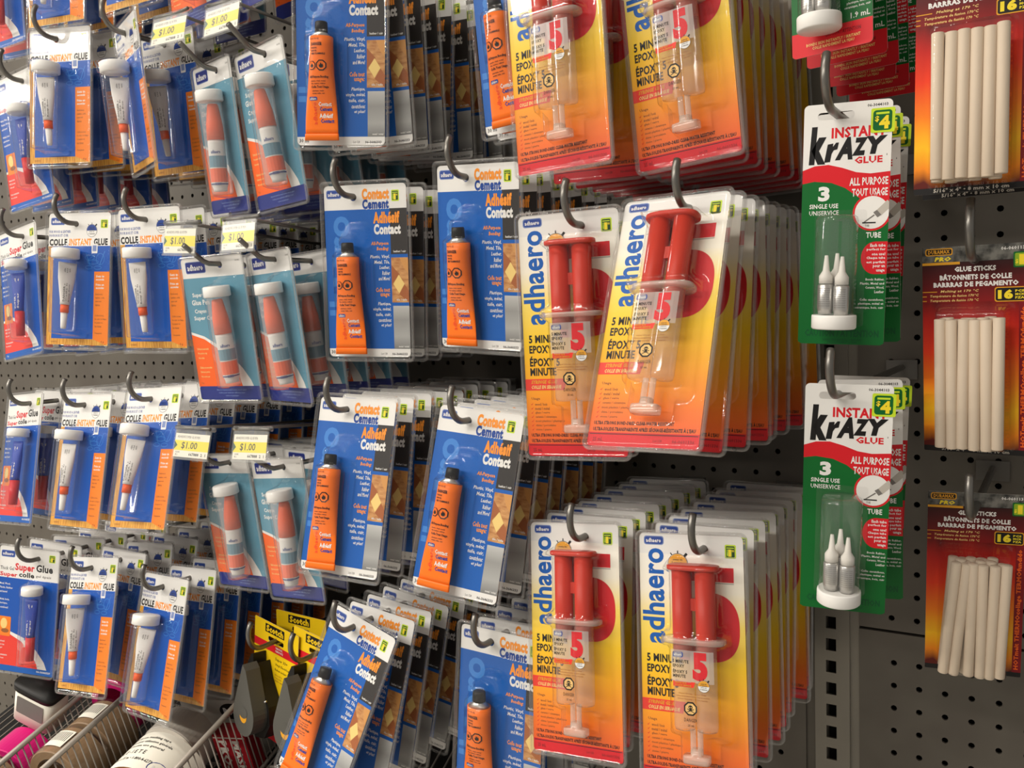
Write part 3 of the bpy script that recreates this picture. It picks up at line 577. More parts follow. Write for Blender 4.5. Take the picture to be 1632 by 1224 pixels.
def kind_single(red=False):
    c = MB(); y = -EPS; L, R_, Tp, Bt = -.95, 1.55, -.35, 6.85
    slot = rrect(-.55, -.1, .5, .12, .1, 4)
    card_blank(c, (L, Tp, R_, Bt), .14, slot)
    wave = [(L, 1.58), (-.6, 1.46), (-.2, 1.44), (.2, 1.55), (.6, 1.7), (1.0, 1.76), (R_, 1.72)]
    c.poly(wave + [(R_, 3.6), (L, 3.6)], 'red_print', y)
    gw = [(L, 1.98), (-.6, 1.92), (-.1, 1.98), (.3, 2.15), (.7, 2.45), (1.1, 2.85), (R_, 3.2)]
    c.poly(gw + [(R_, 6.8), (L, 6.8)], 'green_print', y - EPS); c.rect((L, 6.3 - .15 * red, R_, Bt), 'red_print' if red else 'green_print', y - 1.5 * EPS, .13)
    if red: c.text('1.9 mL', (.9, 5.88, 1.48, 6.05), 'white_print', y - 3 * EPS, .015); c.rect((L, 6.12, R_, 6.4), 'red_print', y - 1.6 * EPS)
    c.text('INSTANT', (-.14, .36, 1.4, .68), 'red_print', y, .04)
    c.text('k', (-.78, .3, -.28, 1.42), 'black_print', y - EPS, .07, .12, res=3); c.poly([(-.24, .84), (-.08, .82), (-.09, .92), (.0, .8), (.08, .8), (.04, 1.0), (-.06, 1.02), (-.12, 1.12), (-.16, 1.36), (-.33, 1.37)], 'black_print', y - EPS)
    c.text('A', (-.02, .66, .48, 1.32), 'black_print', y - 1.5 * EPS, .06, .3, res=2); c.text('Z', (.46, .7, .9, 1.22), 'black_print', y - EPS, .07, .2, res=2); c.text('Y', (.86, .68, 1.44, 1.2), 'black_print', y - EPS, .07, .2, res=2)
    c.text('GLUE', (.54, 1.25, 1.32, 1.46), 'red_print', y, .04); c.lines(['®'], 1.42, 1.2, .07, 'black_print', y)
    c.text('06-3044103', (.85, -.25, 1.42, -.16), 'black_print', y, .02)
    c.text('ALL PURPOSE', (.42, 1.86, 1.5, 2.1), 'white_print', y - 2 * EPS, .03); c.text('TOUT USAGE', (.5, 2.18, 1.5, 2.42), 'white_print', y - 2 * EPS, .03)
    c.text('3', (-.47, 2.08, -.14, 2.52), 'white_print', y - 2 * EPS, .05, res=3); c.text('SINGLE USE', (-.72, 2.6, .12, 2.74), 'white_print', y - 2 * EPS, .025); c.text('UNISERVICE', (-.72, 2.8, .14, 2.94), 'white_print', y - 2 * EPS, .015)
    cu, cv = 1.08, 2.9
    def clip(p): return [(min(a, R_), b) for a, b in p]
    c.poly(clip(circ(cu, cv, .54, n=28)), 'red_print', y - 2 * EPS); c.poly(clip(circ(cu, cv, .48, n=28)), 'white_print', y - 3 * EPS)
    c.poly([(1.2, 2.85), (1.5, 2.55), (1.55, 2.6), (1.55, 2.8), (1.34, 3.0)], 'fog_grey', y - 4 * EPS); c.poly([(1.12, 2.9), (1.22, 2.83), (1.35, 2.98), (1.24, 3.05)], 'grey_print', y - 5 * EPS)
    c.poly([(.85, 3.18), (1.14, 2.96), (1.17, 2.99), (.88, 3.2)], 'grey_print', y - 4 * EPS); c.rect((.82, 3.18, 1.2, 3.22), 'black_print', y - 4 * EPS); c.lines(['TUBE'], .9, 3.25, .07, 'grey_print', y - 4 * EPS)
    c.text('TUBE', (.94, 3.48, 1.36, 3.65), 'white_print', y - 2 * EPS, .025)
    c.poly(circ(1.2, 4.24, .38, .48, 16, 90, 270) + [(R_, 3.76), (R_, 4.72)], 'red_print', y - 2 * EPS)
    c.lines(['Each tube', 'perfect for', 'one use!', 'Chaque tube', 'est parfait', 'pour un', 'usage'], 1.5, 3.82, .095, 'white_print', y - 3 * EPS, 'R', 1.33, .5, .03)
    c.lines(['Bonds: Rubber,', 'Plastic, Metal and', 'Ceramic, Wood,', 'Leather', '', 'Colle: caoutchouc,', 'plastique, métal et', 'céramique, bois, cuir'], 1.5, 4.84, .085, 'white_print', y - 3 * EPS, 'R', 1.42, .44, .02)
    c.text('CAUTION / ATTENTION', (-.75, 6.4, 1.4, 6.62) if not red else (.1, 6.28, 1.2, 6.4), 'dark_red_print' if red else 'dark_green_print', y - 3 * EPS, .03); c.lines(['BONDS SKIN INSTANTLY / IRRITANT', 'COLLE RAPIDEMENT LA PEAU'], .35, 6.68 - .2 * red, .06 + .03 * red, 'cream_print' if red else 'dark_green_print', y - 3 * EPS, 'C', 1.3, .6)
    b = MB(); UC, Y = .2, -.6
    b.lathe(UC, Y, [(0, 2.98), (.5, 2.98), (.58, 3.04), (.6, 3.14), (.6, 5.98)], 'clear_vial', 32, cap=False)
    b.rect((UC - .75, 2.8, UC + .75, 6.3), 'clear', y - 6 * EPS, .1)
    ld = MB(); ld.lathe(UC, Y, [(0, 5.92), (.57, 5.92), (.63, 5.92), (.64, 5.96), (.64, 6.3), (.6, 6.34), (0, 6.34)], 'white_plastic', 36, cap=False)
    parts = [('card', c, (0, 0, 0), None), ('vial', b, (0, 0, 0), None), ('vial_lid', ld, (0, 0, 0), 'vial')]
    for i, (dx, dy, dv) in enumerate(((-.24, -.14, 0), (.22, -.2, .04), (.0, .25, -.06))):
        t = MB(); o = (UC + dx, Y + dy, -5.2 - dv)
        t.lathe(0, 0, [(0, -.2), (.2, -.2), (.23, -.16), (.23, .5), (.2, .68), (0, .7)], 'silver_metal', 16, cap=False)
        for q in range(9):
            fm = lambda u, v, yy: (.234 * math.sin(u / .234), -.234 * math.cos(u / .234) + yy, -v)
            t.text('glue irritant danger', (-.18, -.1 + q * .065, .18, -.06 + q * .065), 'grey_print', -.001, .01, fmap=fm)
        n = MB(); n.lathe(0, 0, [(0, -1.05), (.05, -1.05), (.1, -.6), (.2, -.44), (.2, -.22), (0, -.2)], 'nozzle_white', 14, cap=False)
        parts += [('glue_tube', t, o, None), ('nozzle', n, (0, 0, 0), 'glue_tube')]
    s = MB(); s.rect((.96, -.1, 1.62, .6), 'lime_print', y - 6 * EPS, .05); s.rect((1.02, -.04, 1.54, .54), 'green_print', y - 7 * EPS, .09)
    s.rect((1.1, 0.02, 1.46, .08), 'lime_print', y - 8 * EPS); s.text('$', (1.07, .12, 1.19, .3), 'yellow_print', y - 8 * EPS, .03); s.text('4', (1.19, .12, 1.48, .5), 'yellow_print', y - 8 * EPS, .06, res=3)
    parts.append(('price_sticker', s, (0, 0, 0), None))
    return spec(parts)

def kind_sticks():
    c = MB(); y = -EPS; L, R_ = -1.47, 1.47
    card_blank(c, (L, -.42, R_, 5.97), .04, hole_r, 'black_print')
    c.rect((L, -.42, R_, .04), 'grunge_print', y, holes=[hole_r]); c.rect((L, .06, R_, 1.5), 'maroon_print', y); c.rect((L, 1.28, R_, 5.8), 'flame_print', y - EPS)
    c.rect((L, .05, -.4, .13), 'gold_print', y - EPS)
    c.rect((-1.38, -.38, -.6, -.16), 'gold_print', y - EPS, .06); c.rect((-1.35, -.35, -.63, -.19), 'black_print', y - 2 * EPS, .05); c.text('DURAMAX', (-1.3, -.33, -.68, -.21), 'gold_print', y - 3 * EPS, .03)
    c.text('PRO', (-1.12, -.12, -.64, .02), 'yellow_print', y - EPS, .05, .2)
    c.lines(['06-060113'], R_ - .12, -.33, .1, 'white_print', y - EPS, 'R', cw=.7)
    for t, w, v in (('GLUE STICKS', .95, .2), ('BÂTONNETS DE COLLE', 1.65, .41), ('BARRRAS DE PEGAMENTO', 1.95, .66)): c.text(t, (.02 - w * .6, v, .02 + w * .6, v + (.2 if 'Â' in t else .16)), 'white_print', y - EPS, .05)
    for i, t in enumerate(('Melting at 170 °C', 'Température de fusion 170°C', 'Temperatura de fusión 170 °C')):
        c.text(t, (-.95 - .3 * (i > 0), .9 + i * .14, .12 + .0 * i, 1.0 + i * .14), 'cream_print', y - EPS, .02, .2); c.rect((L, .94 + i * .14, -1.05 - .3 * (i > 0), .965 + i * .14), 'gold_print', y - EPS)
    c.rect((.55, .86, 1.42, 1.3), 'gold_print', y - 2 * EPS, .07); c.rect((.58, .89, 1.39, 1.27), 'black_print', y - 3 * EPS, .06); c.text('16', (.64, .94, 1.04, 1.22), 'yellow_print', y - 4 * EPS, .07, res=3)
    for i, t in enumerate(('PCS', 'MCX', 'PZA')): c.text(t, (1.1, .95 + i * .1, 1.34, 1.02 + i * .1), 'yellow_print', y - 4 * EPS, .04)
    c.rect((1.2, 1.3, R_, 5.8), 'dark_red_print', y - 2 * EPS)
    c.text('HOTmelt THERMOcollage TERMOfundido', (1.24, 1.45, 1.42, 5.7), 'hot_orange_print', y - 3 * EPS, .04, rot=90)
    c.text('5/16" x 4" • 8 mm x 10 cm', (-.95, 5.83, .95, 5.94), 'fog_grey', y, .03)
    b = MB(); h = lambda u, v: rbox(u, v, -.98, 1.46, .98, 5.74, .1, 1.0, .09)
    height_sheet(b, (-1.1, 1.34, 1.1, 5.84), .1, h, 'clear', None, 0.07, y - 4 * EPS, rim=.0)
    parts = [('card', c, (0, 0, 0), None), ('blister', b, (0, 0, 0), None)]
    rnd = random.Random(3); s0 = MB(); s0.lathe(0, 0, [(0, -1.97), (.15, -1.97), (.166, -1.95), (.166, 1.95), (.15, 1.97), (0, 1.97)], 'wax_white', 16, cap=False); me = s0.mesh('glue_stick')
    for row, n in ((0, 6), (1, 5), (2, 5)):
        for i in range(n):
            u = -.79 + i * .316 + (.158 if row % 2 else 0); parts.append(('glue_stick', me, (u, -.82 + row * .29, -(3.72 + rnd.uniform(-.05, .05))), None))
    s = MB(); s.rect((1.05, -.16, 1.62, .3), 'green_print', y - 4 * EPS, .04); s.rect((1.09, -.12, 1.58, .26), 'sticker_olive', y - 5 * EPS, .04); s.text('1', (1.2, -.08, 1.34, .22), 'yellow_print', y - 6 * EPS, .06); s.text('25', (1.38, -.08, 1.54, .05), 'yellow_print', y - 6 * EPS, .04); s.text('$', (1.1, .06, 1.18, .2), 'yellow_print', y - 6 * EPS, .03)
    parts.append(('price_sticker', s, (0, 0, 0), None))
    return spec(parts)

def tag(o, label, cat, group=None):
    o['label'] = label; o['category'] = cat
    if group: o['group'] = group
    return o
def struct(o): o['kind'] = 'structure'; return o
def link(name, me, parent=None, loc=(0, 0, 0)):
    o = bpy.data.objects.new(name, me); COL.objects.link(o)
    o.location = (loc[0] * IN, loc[1] * IN, loc[2] * IN)
    if parent is not None: o.parent = parent
    return o
def thing(name, x, y, z, label, cat, group=None, rot=None):
    o = bpy.data.objects.new(name, None); COL.objects.link(o); o.location = W(x, y, z); o.empty_display_size = .02
    if rot is not None: o.rotation_euler = rot
    return tag(o, label, cat, group)

KIND = {}
def pack_rot(ya, pt, ro):
    return (Matrix.Rotation(math.radians(ya), 3, 'Z') @ Matrix.Rotation(math.radians(pt), 3, 'X') @ Matrix.Rotation(math.radians(ro), 3, 'Y')).to_euler()
FREE = {'glue_tube', 'glue_pen', 'glue_stick'}
def place(kind, builder, name, pos, ang, label, cat, group):
    root = thing(name, *pos, label, cat, group, pack_rot(*ang))
    if kind not in KIND:
        parts = builder(); objs = []
        last = {}
        for n, me, org, par in parts:
            o = link(n, me, root if par is None else last[par], org); last[n] = o
        KIND[kind] = root
    else:
        for ch in KIND[kind].children:
            a = ch.copy(); COL.objects.link(a); a.parent = root
            for g in ch.children:
                b = g.copy(); COL.objects.link(b); b.parent = a
    for ch in root.children:                 # loose contents settle differently in each pack
        n = ch.name.split('.')[0]
        if n in ('glue_tube', 'glue_pen') and kind in ('I', 'S', 'P'):
            ch.rotation_euler = (0, random.uniform(-.07, .07), random.uniform(.2, 1.1) if kind != 'P' else random.uniform(.4, 1.2))
        elif n == 'glue_tube' and kind == 'C':
            ch.rotation_euler = (0, random.uniform(-.05, .02), 0)
        elif n == 'glue_stick':
            a = .06 if 'bottom' in label else .014; ch.rotation_euler = (0, random.uniform(-a, a) + a * .5, 0)
    return root

# ------------------------------------------------------------------ setting: gondola back panels
def peg_panel(name, x0, x1, z0, z1, gx, gz, r=.13, n=8):
    mb = MB(); xs = [x0]; 
    cx = math.ceil(x0 - gx + .5) + gx
    while cx + .5 <= x1: xs.append(cx - .5) if abs(cx - .5 - xs[-1]) > 1e-3 else None; cx += 1
    cols = []; c = math.ceil(x0 + .5 - gx) + gx
    while c + .5 <= x1 + 1e-6: cols.append(c); c += 1
    rows = []; c = math.ceil(z0 + .5 - gz) + gz
    while c + .5 <= z1 + 1e-6: rows.append(c); c += 1
    sq = []
    for i in range(n):
        a = 2 * pi * (i + .5) / n; c, s = math.cos(a), math.sin(a); k = .5 / max(abs(c), abs(s)); sq.append((c, s, c * k, s * k))
    # octagon corners: add square corners by snapping diagonal points
    for i in range(n):
        c, s, a, b = sq[i]
    vs = []; fs = []; fi = []; vi = []
    for cx in cols:
        for cz in rows:
            b = len(vs)
            for i in range(n):
                a = 2 * pi * i / n; c, s = math.cos(a), math.sin(a); k = .5 / max(abs(c), abs(s))
                vs.append((cx + c * k, 0, cz + s * k)); vs.append((cx + c * r, 0, cz + s * r)); vs.append((cx + c * r, .12, cz + s * r))
            for i in range(n):
                j = (i + 1) % n
                fs.append((b + 3 * i, b + 3 * j, b + 3 * j + 1, b + 3 * i + 1)); fs.append((b + 3 * i + 1, b + 3 * j + 1, b + 3 * j + 2, b + 3 * i + 2))
    mb.add(vs, fs, 'board_paint')
    X0, X1, Z_0, Z_1 = cols[0] - .5, cols[-1] + .5, rows[0] - .5, rows[-1] + .5
    for a, b_, c, d in ((x0, X0, z0, z1), (X1, x1, z0, z1), (X0, X1, z0, Z_0), (X0, X1, Z_1, z1)):
        if b_ - a > 1e-3 and d - c > 1e-3: mb.add([(a, 0, c), (b_, 0, c), (b_, 0, d), (a, 0, d)], [(0, 1, 2, 3)], 'board_paint')
    # folded edges
    for a, b_, c, d in ((x0, x0, z0, z1), (x1, x1, z0, z1)): mb.add([(a, 0, c), (a, .5, c), (a, .5, d), (a, 0, d)], [(0, 1, 2, 3)], 'board_paint')
    for z in (z0, z1): mb.add([(x0, 0, z), (x1, 0, z), (x1, .5, z), (x0, .5, z)], [(0, 1, 2, 3)], 'board_paint')
    o = link(name, mb.mesh(name)); o.location = (0, 0, Z0); return struct(o)
peg_panel('wall_left', -76, -2.72, -26, 50, .13, .92)
peg_panel('wall_right', -.42, 34, .42, 50, .91, .96)
peg_panel('wall_right_low', -.42, 34, -26, .30, 0.0, 0.0)
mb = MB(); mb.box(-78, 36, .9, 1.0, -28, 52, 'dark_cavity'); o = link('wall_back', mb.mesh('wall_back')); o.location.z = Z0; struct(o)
# slotted upright between the two bays
mb = MB(); ux0, ux1, uy = -2.28, -.80, -.12
sl0, sl1 = -1.80, -1.36
mb.box(ux0, sl0, uy, .6, -26, 50, 'upright_paint'); mb.box(sl1, ux1, uy, .6, -26, 50, 'upright_paint')
z = -26.2 + .34
while z < 50:
    mb.box(sl0, sl1, uy, uy + .1, z - .45 + .0, z, 'upright_paint'); z += 1.0
mb.box(sl0, sl1, .5, .6, -26, 50, 'dark_cavity')
mb.box(-2.72, -2.28, .12, .5, -26, 50, 'board_paint'); mb.box(-.80, -.42, .05, .5, -26, 50, 'upright_paint')
o = link('trim_1', mb.mesh('trim_1')); o.location.z = Z0; struct(o)

# ------------------------------------------------------------------ hooks
def arc_tip(y, rise):
    """outward, then a wide bend up and back; points (y, z) from (y, 0)"""
    r = .85; pts = []; turn = min(math.radians(122), math.acos(max(-1, 1 - min(rise, 1.3) / r)))
    for i in range(1, 11):
        a = turn * i / 10; pts.append((y - r * math.sin(a), r * (1 - math.cos(a))))
    d = (-math.cos(turn), math.sin(turn)); ex = max(rise - pts[-1][1], .12)
    return pts + [(pts[-1][0] + d[0] * ex, pts[-1][1] + d[1] * ex)]
HW = .128
def hook(x, z, yf, rise, label, tip=True, group='steel hooks on the pegboard'):
    t = thing('peg_hook', x, 0, z, label, 'hook', group)
    w = MB(); pts = [(0, -.1, 0), (0, yf + .5, 0), (0, yf, 0)]
    pts += [(0, a, b) for a, b in arc_tip(yf, rise)]
    w.tube(pts, HW, 'hook_steel', 12); link('wire', w.mesh('wire'), t)
    p = MB(); p.box(-.6, .6, -.16, -.02, -.5, .3, 'hook_steel')
    for s in (-.5, .5): p.tube([(s, -.05, .1), (s, .3, .1), (s, .36, .3)], .1, 'hook_steel', 8)
    link('back_plate', p.mesh('back_plate'), t); return t

ORD = ['front', 'second', 'third', 'fourth', 'fifth', 'sixth', 'seventh', 'eighth', 'ninth', 'tenth', 'eleventh', 'twelfth', 'thirteenth']
INFO = {'I': (kind_instant, 'instant_glue_pack', 'blue instant glue pack', 'instant glue packs'), 'S': (kind_super, 'super_glue_pack', 'red super glue gel pack', 'super glue gel packs'),
        'P': (kind_pen, 'glue_pen_pack', 'teal glue pen pack', 'glue pen packs'), 'C': (kind_contact, 'contact_cement_pack', 'blue contact cement pack', 'contact cement packs'),
        'E': (kind_epoxy, 'epoxy_syringe_pack', 'yellow epoxy syringe pack', 'epoxy syringe packs'), 'K': (kind_single, 'single_use_glue_pack', 'green single-use glue tube card', 'single-use glue cards'),
        'G': (kind_sticks, 'glue_stick_pack', 'flame-printed glue stick pack', 'glue stick packs')}
def stack(kind, where, first, ang, n, gap, rise=1.3, label0=None, hooked=True, tipgap=.3, offs=None, jr=3.0, jy=2.5, pdec=.9, ydec=.7):
    b, name, desc, grp = INFO[kind]; x, y, z = first
    dz = .035
    if hooked: hook(x, z + dz, y - tipgap, rise, 'steel hook with upturned tip holding %s, %s' % (grp, where))
    yy = y
    for i in range(n):
        if i: yy = y + offs[i - 1] if (offs and i <= len(offs)) else yy + gap * random.uniform(.97, 1.1)
        if yy > -1.2: break
        a = ang if i == 0 else (ang[0] * ydec ** i + random.uniform(-jy, jy), ang[1] * pdec ** i, ang[2] * .4 + random.uniform(-jr, jr))
        lab = label0 if (i == 0 and label0) else '%s %s, %s' % (ORD[i], desc, where)
        lab = lab if i == 0 else '%s %s from the front, %s' % (ORD[i], desc, where)
        place(kind, b, name, (x, yy, z), a, lab, 'glue pack', grp)

S = stack
INFO['R'] = (lambda: kind_single(True), 'single_use_glue_pack', 'red-bottomed single-use glue card', 'red-bottomed single-use glue cards')
L2 = {'I': 1.62, 'S': 1.45, 'P': 1.45, 'C': 1.2, 'E': 1.28, 'K': 1.5}
# instant glue, two columns
S('I', 'left blue column of topmost row', (-36.6, -12.0, 36.1), (8, -2, 2), 4, L2['I'])
S('I', 'right blue column of topmost row', (-31.1, -12.0, 35.8), (6, -2, -2), 4, L2['I'])
S('I', 'left blue column of second row', (-36.95, -12.02, 29.19), (13.3, -1.7, 3.3), 7, L2['I'])
S('I', 'right blue column of second row', (-31.0, -12.37, 28.29), (-22, 4, -.8), 6, L2['I'], offs=[2.2], ydec=0.0)
S('I', 'left blue column of third row', (-36.46, -11.94, 19.84), (14.7, -4.5, 2.6), 7, L2['I'])
S('I', 'right blue column of third row', (-31.1, -11.81, 19.62), (8.5, .8, 1.1), 7, L2['I'])
S('I', 'left blue column of fourth row', (-36.26, -12.32, 10.5), (1.5, -12.3, -1.2), 7, L2['I'])
S('I', 'right blue column of fourth row', (-30.91, -12.3, 10.91), (1.1, -15.6, -2.9), 8, L2['I'], offs=[1.8, 3.4, 4.9, 6.5])
S('I', 'left blue column of bottom row', (-36.93, -12.12, 1.75), (.7, -14.9, -5.1), 7, L2['I'])
S('I', 'right blue column of bottom row', (-32.33, -11.24, 1.08), (-5.3, -14.8, -2.0), 7, L2['I'])
# super glue gel, far left column
S('S', 'far left column of topmost row', (-41.2, -12.0, 36.0), (4, -2, -3), 3, L2['S'])
S('S', 'far left column of second row', (-40.21, -12.01, 27.62), (1, .3, -6.2), 6, L2['S'])
S('S', 'far left column of third row', (-41.54, -11.81, 19.57), (-2.9, -4.7, -7.4), 6, L2['S'])
S('S', 'far left column of fourth row', (-41.41, -12.16, 10.44), (-6, -11.5, -4.3), 6, L2['S'])
S('S', 'far left column of bottom row', (-41.85, -12.1, 1.66), (18.8, -5.5, 4.3), 6, L2['S'])
# contact cement, two columns
S('C', 'left cement column of top row', (-18.17, -12.39, 28.18), (22, 2.5, 3.4), 9, L2['C'])
S('C', 'right cement column of top row', (-10.75, -11.3, 27.9), (0, 2, -3), 2, L2['C'])
S('C', 'left cement column of second row', (-18.06, -11.59, 19.5), (14.3, 1.9, 1.6), 7, L2['C'], offs=[1.25, 2.5, 3.7, 4.9])
S('C', 'right cement column of second row', (-12.62, -11.29, 19.76), (.1, 4.5, 3.7), 7, L2['C'])
S('C', 'left cement column of third row', (-18.04, -12.62, 10.77), (6.2, -12.7, 2.5), 8, L2['C'], pdec=.7)
S('C', 'right cement column of third row', (-12.51, -11.88, 10.41), (4.4, -12.5, 5.7), 7, L2['C'], pdec=.7)
S('C', 'left cement column of bottom row', (-18.28, -12.58, 1.55), (-3.2, -19.1, 13.3), 8, L2['C'], pdec=.75)
S('C', 'right cement column of bottom row', (-11.91, -11.77, 1.7), (3.7, -1.2, 4.1), 7, L2['C'])
# epoxy syringes, two columns
S('E', 'left epoxy column of top row', (-7.45, -12.7, 27.3), (-1.7, -.6, -2.7), 7, L2['E'], offs=[3.4], jr=1.5, jy=3)
S('E', 'right epoxy column of top row', (-3.59, -11.76, 27.19), (-4.4, .6, -4.4), 9, L2['E'], jr=1.5, jy=3)
S('E', 'left epoxy column of middle row', (-6.94, -12.83, 17.38), (7.9, -.3, -1.1), 5, L2['E'], jr=1.5, jy=3)
S('E', 'right epoxy column of middle row', (-3.14, -12.69, 17.62), (-2.1, -23.7, -.9), 9, L2['E'], jr=1.5, jy=3, pdec=.55, offs=[1.3], tipgap=.25)
S('E', 'left epoxy column of bottom row', (-7.87, -11.33, 6.19), (.5, -8.8, -3.9), 8, L2['E'], jr=1.5, jy=3)
S('E', 'right epoxy column of bottom row', (-3.28, -11.46, 6.25), (4.2, -7.8, -2.6), 9, L2['E'], jr=1.5, jy=3)
# single-use glue cards
S('R', 'green card column, top', (.74, -11.72, 28.88), (-12, .8, -.2), 6, L2['K'], jr=3)
S('K', 'green card column, middle', (1.28, -11.96, 20.07), (2.5, 1.9, 2.5), 3, L2['K'], rise=1.5, tipgap=.7)
S('K', 'green card column, bottom', (1.34, -12.3, 11.7), (11.0, 5.1, 2.1), 3, L2['K'], rise=1.3)
# glue sticks
S('G', 'far right column, top', (4.94, -12.0, 23.44), (0, 0, .7), 2, 1.3, rise=1.6)
S('G', 'far right column, middle', (4.8, -9.88, 15.66), (-6.6, 3.8, .3), 1, 1.3, rise=1.7, tipgap=.7)
S('G', 'far right column, bottom', (4.72, -7.51, 7.66), (9.9, 6.2, .6), 1, 1.3, rise=1.3, tipgap=1.9)

# glue pens hang on double-wire price-tag hooks
def tag_hook(x, y, z, lx, ly, lz, roll_, label):
    t = thing('price_tag_hook', x, 0, z, label, 'hook', 'price tag hooks')
    w = MB(); w.tube([(0, -.1, 0), (0, y - .6, 0), (0, y - .9, .1), (0, y - 1.9, .75)], HW * .9, 'hook_steel', 10); link('lower_wire', w.mesh('lower_wire'), t)
    u = MB(); dx, dz = lx - x, lz - z
    u.tube([(0, -.1, 1.1), (dx * .4, ly * .5, dz + .2), (dx * .8, ly + .3, dz + .70), (dx - .95, ly + .12, dz + .70)], .075, 'hook_steel', 8)
    u.tube([(dx * .8, ly + .3, dz + .70), (dx + 1.15, ly + .12, dz + .70)], .075, 'hook_steel', 8); link('upper_wire', u.mesh('upper_wire'), t)
    p = MB(); p.box(-.5, .5, -.16, -.02, -.4, 1.4, 'hook_steel'); link('back_plate', p.mesh('back_plate'), t)
    h = MB(); h.rect((-1.08, -.62, 1.08, .68), 'holder_clear', -.03, .05); h.rect((-1.08, -.62, 1.08, .68), 'holder_clear', .03, .05)
    h.tube([(-1.1, .05, .72), (1.18, .05, .72)], .12, 'holder_clear', 12); h.box(-1.08, 1.08, -.06, .06, -.74, -.66, 'holder_clear')
    ho = link('label_holder', h.mesh('label_holder'), t, (dx, ly, dz)); ho.rotation_euler = roll_
    g = MB(); g.rect((-1.02, -.46, 1.02, .62), 'tag_white', 0); g.rect((-1.02, -.14, 1.02, .32), 'tag_yellow', -EPS)
    g.poly([(-1.02, -.1), (-.84, .09), (-1.02, .28)], 'tag_green', -2 * EPS); g.text('$1.00', (-.6, -.08, .35, .27), 'black_print', -2 * EPS, .01, .05, res=2)
    g.text('ADHESIVE SUPER GLUE PEN', (-.9, -.36, .45, -.25), 'grey_print', -EPS, .01); g.text('667888  2  1', (-.1, .4, .9, .54), 'black_print', -EPS, .03)
    g.lines(['06-3042', 'PK 1'], -.9, .36, .08, 'grey_print', -EPS)
    link('price_label', g.mesh('price_label'), ho, (0, -.005, 0))
def pen(where, first, ang, n, lab, lr, offs=None):
    tag_hook(first[0], first[1], first[2] + .03, *lab, lr, 'double-wire hook with yellow $1.00 tag, %s' % where)
    S('P', where, first, ang, n, L2['P'], hooked=False, offs=offs)
q = math.radians
pen('left pen column of topmost row', (-26.4, -12, 34.4), (-6, 2, -2), 3, (-27.4, -13.6, 36.4), (q(-12), 0, 0))
pen('right pen column of topmost row', (-22.0, -12, 34.6), (-8, 3, -2), 3, (-23.4, -13.6, 36.4), (q(-12), 0, 0), [2.2])
pen('left pen column of second row', (-25.36, -11.99, 25.76), (-16.2, 6.4, 2.1), 5, (-26.38, -13.58, 27.36), (q(-13.8), 0, q(3)))
pen('right pen column of second row', (-21.67, -12.6, 25.69), (-11.5, 6.5, -2.0), 5, (-23.23, -13.4, 27.29), (q(-12.6), q(-2), 0), [2.2])
pen('left pen column of third row', (-25.46, -12.34, 17.14), (4.1, 6.3, -.8), 5, (-26.16, -13.85, 18.25), (q(-5.6), q(4), 0))
pen('right pen column of third row', (-21.88, -12.43, 17.13), (-16.4, 6.2, -.7), 5, (-22.47, -13.85, 18.17), (q(-8), q(1), q(-3)), [2.2])
pen('left pen column of fourth row', (-27.09, -11.0, 7.81), (-4.3, 4.6, -4.1), 5, (-26.63, -13.5, 9.08), (q(-14.6), q(2), q(6)))
pen('right pen column of fourth row', (-23.25, -11.24, 7.87), (-5.7, 3.6, -5.4), 5, (-22.77, -13.58, 9.22), (q(-12.8), q(-1.5), 0), [2.2])

